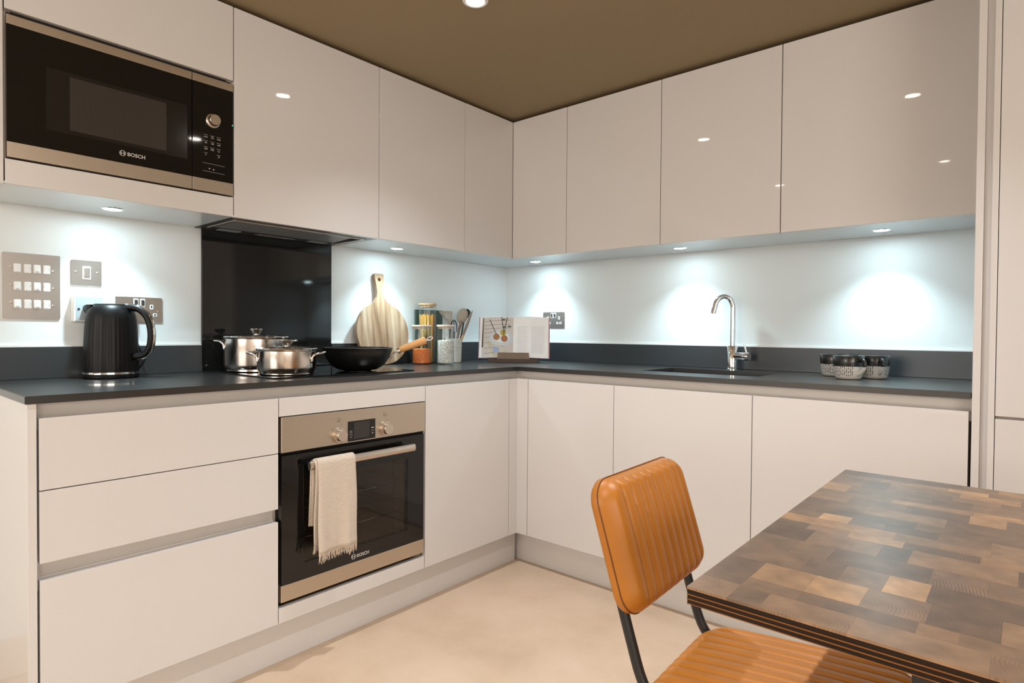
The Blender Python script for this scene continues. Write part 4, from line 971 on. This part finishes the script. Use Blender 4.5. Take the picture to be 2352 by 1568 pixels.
while y < ty1-.001:
    w = rnd.choice((.030, .038, .045, .052, .060, .040))
    if y+w > ty1-.024: w = ty1-y
    x = tx0
    while x < tx1-.001:
        l_ = rnd.choice((.034, .046, .055, .068, .085, .042, .11, .06))
        if x+l_ > tx1-.04: l_ = tx1-x
        bm = N(); hx_, hy_ = l_/2-.00004, w/2-.00004
        box(bm, -hx_, hx_, -hy_, hy_, -.0018, .0014)
        o = obj('block', bm, M['block'], top); o.location = (x+l_/2-cx, y+w/2-cy, TZ-.0014-cz); n_b += 1
        x += l_
    y += w
for sx_, sy_ in ((0, 0), (0, 1), (1, 0), (1, 1)):
    x = (tx0+.245, tx1-.245)[sx_]; y = (ty0+.05, ty1-.05)[sy_]
    bm = N(); box(bm, x-.03-cx, x+.03-cx, y-.015-cy, y+.015-cy, .0005, TZ-.0465-cz, .002); obj('leg', bm, M['blackmetal'], t)
for x in (tx0+.245, tx1-.245):
    bm = N(); box(bm, x-.03-cx, x+.03-cx, ty0+.035-cy, ty1-.035-cy, TZ-.046-cz, TZ-.0207-cz, .002); obj('cross_bar', bm, M['blackmetal'], t)

# ------------------------------------------------------------------ chair
CY = -1.648; CX = 1.864
t = thing('dining_chair', 'tan leather ribbed chair on a black tube frame by the table', 'chair', (2.02, CY, FLOOR), math.radians(2))
def pad(Wd, Hd, T, rad, ribs, n1=150, n2=90, crown=.006, rib_h=.006, power=2.6, edge=.030):
    """ribbed cushion: local a (across ribs) in x, along ribs in y, front +z; closed mesh"""
    bm = N()
    def bound(dx, dy):
        # distance to a rounded rectangle along a direction in normalised square space
        lo, hi = 0., 1.6*max(Wd, Hd)
        for _ in range(28):
            m_ = (lo+hi)/2; px_, py_ = abs(dx*m_), abs(dy*m_); qx, qy = max(px_-Wd/2+rad, 0), max(py_-Hd/2+rad, 0)
            inside = (px_ <= Wd/2 and py_ <= Hd/2 and math.hypot(qx, qy) <= rad) if (qx > 0 and qy > 0) else (px_ <= Wd/2 and py_ <= Hd/2)
            if inside: lo = m_
            else: hi = m_
        return lo
    def ribz(x):
        for a_, c_ in zip(ribs, ribs[1:]):
            if a_ <= x <= c_:
                f = abs(2*(x-a_)/(c_-a_)-1); return rib_h*(1-f**power)
        return 0
    fr = []; bk = []
    for j in range(n2+1):
        rf, rb = [], []
        for i in range(n1+1):
            s, q_ = 2*i/n1-1, 2*j/n2-1; k = max(abs(s), abs(q_))
            if k < 1e-9: x = y_ = 0.; d = 1
            else:
                dx, dy = s/k*Wd/2, q_/k*Hd/2; L_ = bound(dx/math.hypot(dx, dy), dy/math.hypot(dx, dy)); dn = math.hypot(dx, dy); x, y_ = dx/dn*L_*k, dy/dn*L_*k
            # distance from the edge
            qx, qy = max(abs(x)-Wd/2+rad, 0), max(abs(y_)-Hd/2+rad, 0)
            de = rad-math.hypot(qx, qy) if (qx > 0 and qy > 0) else min(Wd/2-abs(x), Hd/2-abs(y_))
            de = max(0, min(1, de/edge)); fall = math.sqrt(max(0, 1-(1-de)**2))
            z_ = T*(.35+.65*fall)+crown*(1-(2*x/Wd)**2)*(1-(2*y_/Hd)**2)+ribz(x)*min(1, de*1.6)
            rf.append(bm.verts.new((x, y_, z_)))
            db = max(0, min(1, de*edge/.008)); rb.append(bm.verts.new((x, y_, T*.12*(1-math.sqrt(max(0, 1-(1-db)**2))))))
        fr.append(rf); bk.append(rb)
    for A_, flip in ((fr, 0), (bk, 1)):
        for j in range(n2):
            for i in range(n1): bm.faces.new((A_[j][i], A_[j][i+1], A_[j+1][i+1], A_[j+1][i]))
    for j in range(n2):
        for i in (0, n1): bm.faces.new((fr[j][i], fr[j+1][i], bk[j+1][i], bk[j][i]))
    for i in range(n1):
        for j in (0, n2): bm.faces.new((fr[j][i], fr[j][i+1], bk[j][i+1], bk[j][i]))
    return bm, ribz
def stitches(ribs, half, zf, step=.0062):
    bm = N()
    for x in ribs:
        n = int(2*half/step)
        for k in range(n):
            y_ = -half+step*(k+.5); z_ = zf(x, y_); box(bm, x-.0006, x+.0006, y_-.0019, y_+.0019, z_-.0006, z_+.0008)
    return bm
# back rest
Wb, Hb, Tb = .326, .238, .040
rb_ = [-Wb/2+.050]
for k in range(8): rb_.append(rb_[-1]+.0298)
ribs = [-Wb/2]+rb_+[Wb/2]
Mb = Matrix.Translation((CX-2.02-.033, .021, .564-FLOOR)) @ Matrix.Rotation(-.30, 4, 'Y') @ Matrix(((0, 0, 1, 0), (1, 0, 0, 0), (0, 1, 0, Hb/2-.010), (0, 0, 0, 1)))
bm, rz1 = pad(Wb, Hb, Tb, .045, ribs, rib_h=.0065, power=3.6); bp_ = obj('backrest', place(bm, Mb), M['leather'], t, 180)
zf1 = lambda x, y_: Tb+.0008+.0065*(1-(2*x/Wb)**2)*(1-(2*y_/Hb)**2)
obj('stitching', place(stitches(rb_, Hb/2-.036, zf1), Mb), M['stitch'], bp_)['kind'] = 'stuff'
bm = N(); tube(bm, [(x, y_, Tb*.42) for x, y_ in rrect(-Wb/2-.0003, Wb/2+.0003, -Hb/2-.0003, Hb/2+.0003, .045, 8)], .0011, 6, True); obj('seam', place(bm, Mb), M['leather2'], bp_)
# seat
Ws, Hs, Ts = .41, .40, .045
rs_ = [-Ws/2+.026+.0298*k for k in range(13)]
ribs = [-Ws/2]+rs_+[Ws/2]
Ms = Matrix.Translation((2.062-2.02, .004, .412-FLOOR)) @ Matrix.Rotation(-.085, 4, 'Y') @ Matrix(((0, 1, 0, 0), (1, 0, 0, 0), (0, 0, 1, 0), (0, 0, 0, 1)))
bm, rz2 = pad(Ws, Hs, Ts, .085, ribs, 170, 80, .008, .0060, 3.2, .045); sp_ = obj('seat', place(bm, Ms), M['leather'], t, 180)
zf2 = lambda x, y_: Ts+.0008+.008*(1-(2*x/Ws)**2)*(1-(2*y_/Hs)**2)
obj('stitching', place(stitches(rs_[2:-2], Hs/2-.055, zf2), Ms), M['stitch'], sp_)['kind'] = 'stuff'
bm = N(); tube(bm, [(x, y_, Ts*.40) for x, y_ in rrect(-Ws/2-.0003, Ws/2+.0003, -Hs/2-.0003, Hs/2+.0003, .085, 8)], .0011, 6, True); obj('seam', place(bm, Ms), M['leather2'], sp_)
# frame
for s in (-1, 1):
    w = .021+s*.135
    up_ = Vector((-sn(.30), 0, cs(.30))); b0 = Vector((CX-2.02-.030, w, .585-FLOOR))-Vector((.012, 0, 0))
    pts = [b0+up_*.15, b0+up_*.08, b0, b0-up_*.075]
    pts += [b0-up_*.135+Vector((.002, 0, 0)), b0-up_*.165+Vector((.014, 0, 0)), b0-up_*.178+Vector((.040, 0, .002)), b0-up_*.178+Vector((.080, 0, .006))]
    pts += [Vector((.14, w, .412-FLOOR)), Vector((.185, w, .414-FLOOR)), Vector((.207, w, .400-FLOOR)), Vector((.215, w, .375-FLOOR)), Vector((.232, w, .2-FLOOR)), Vector((.250, w, .0015))]
    bm = N(); tube(bm, spline(pts, 6), .0095, 14); obj('frame_tube', bm, M['blackmetal'], t, 50)
    bm = N(); tube(bm, [(-.075, w, .400-FLOOR), (-.165, w, .2-FLOOR), (-.245, w, .0015)], .0095, 14); obj('rear_leg', bm, M['blackmetal'], t, 50)
bm = N()
for x, z in ((-.055, .404), (.13, .405)): tube(bm, [(x, -.114, z-FLOOR), (x, .156, z-FLOOR)], .008, 12)
obj('cross_tube', bm, M['blackmetal'], t, 50)
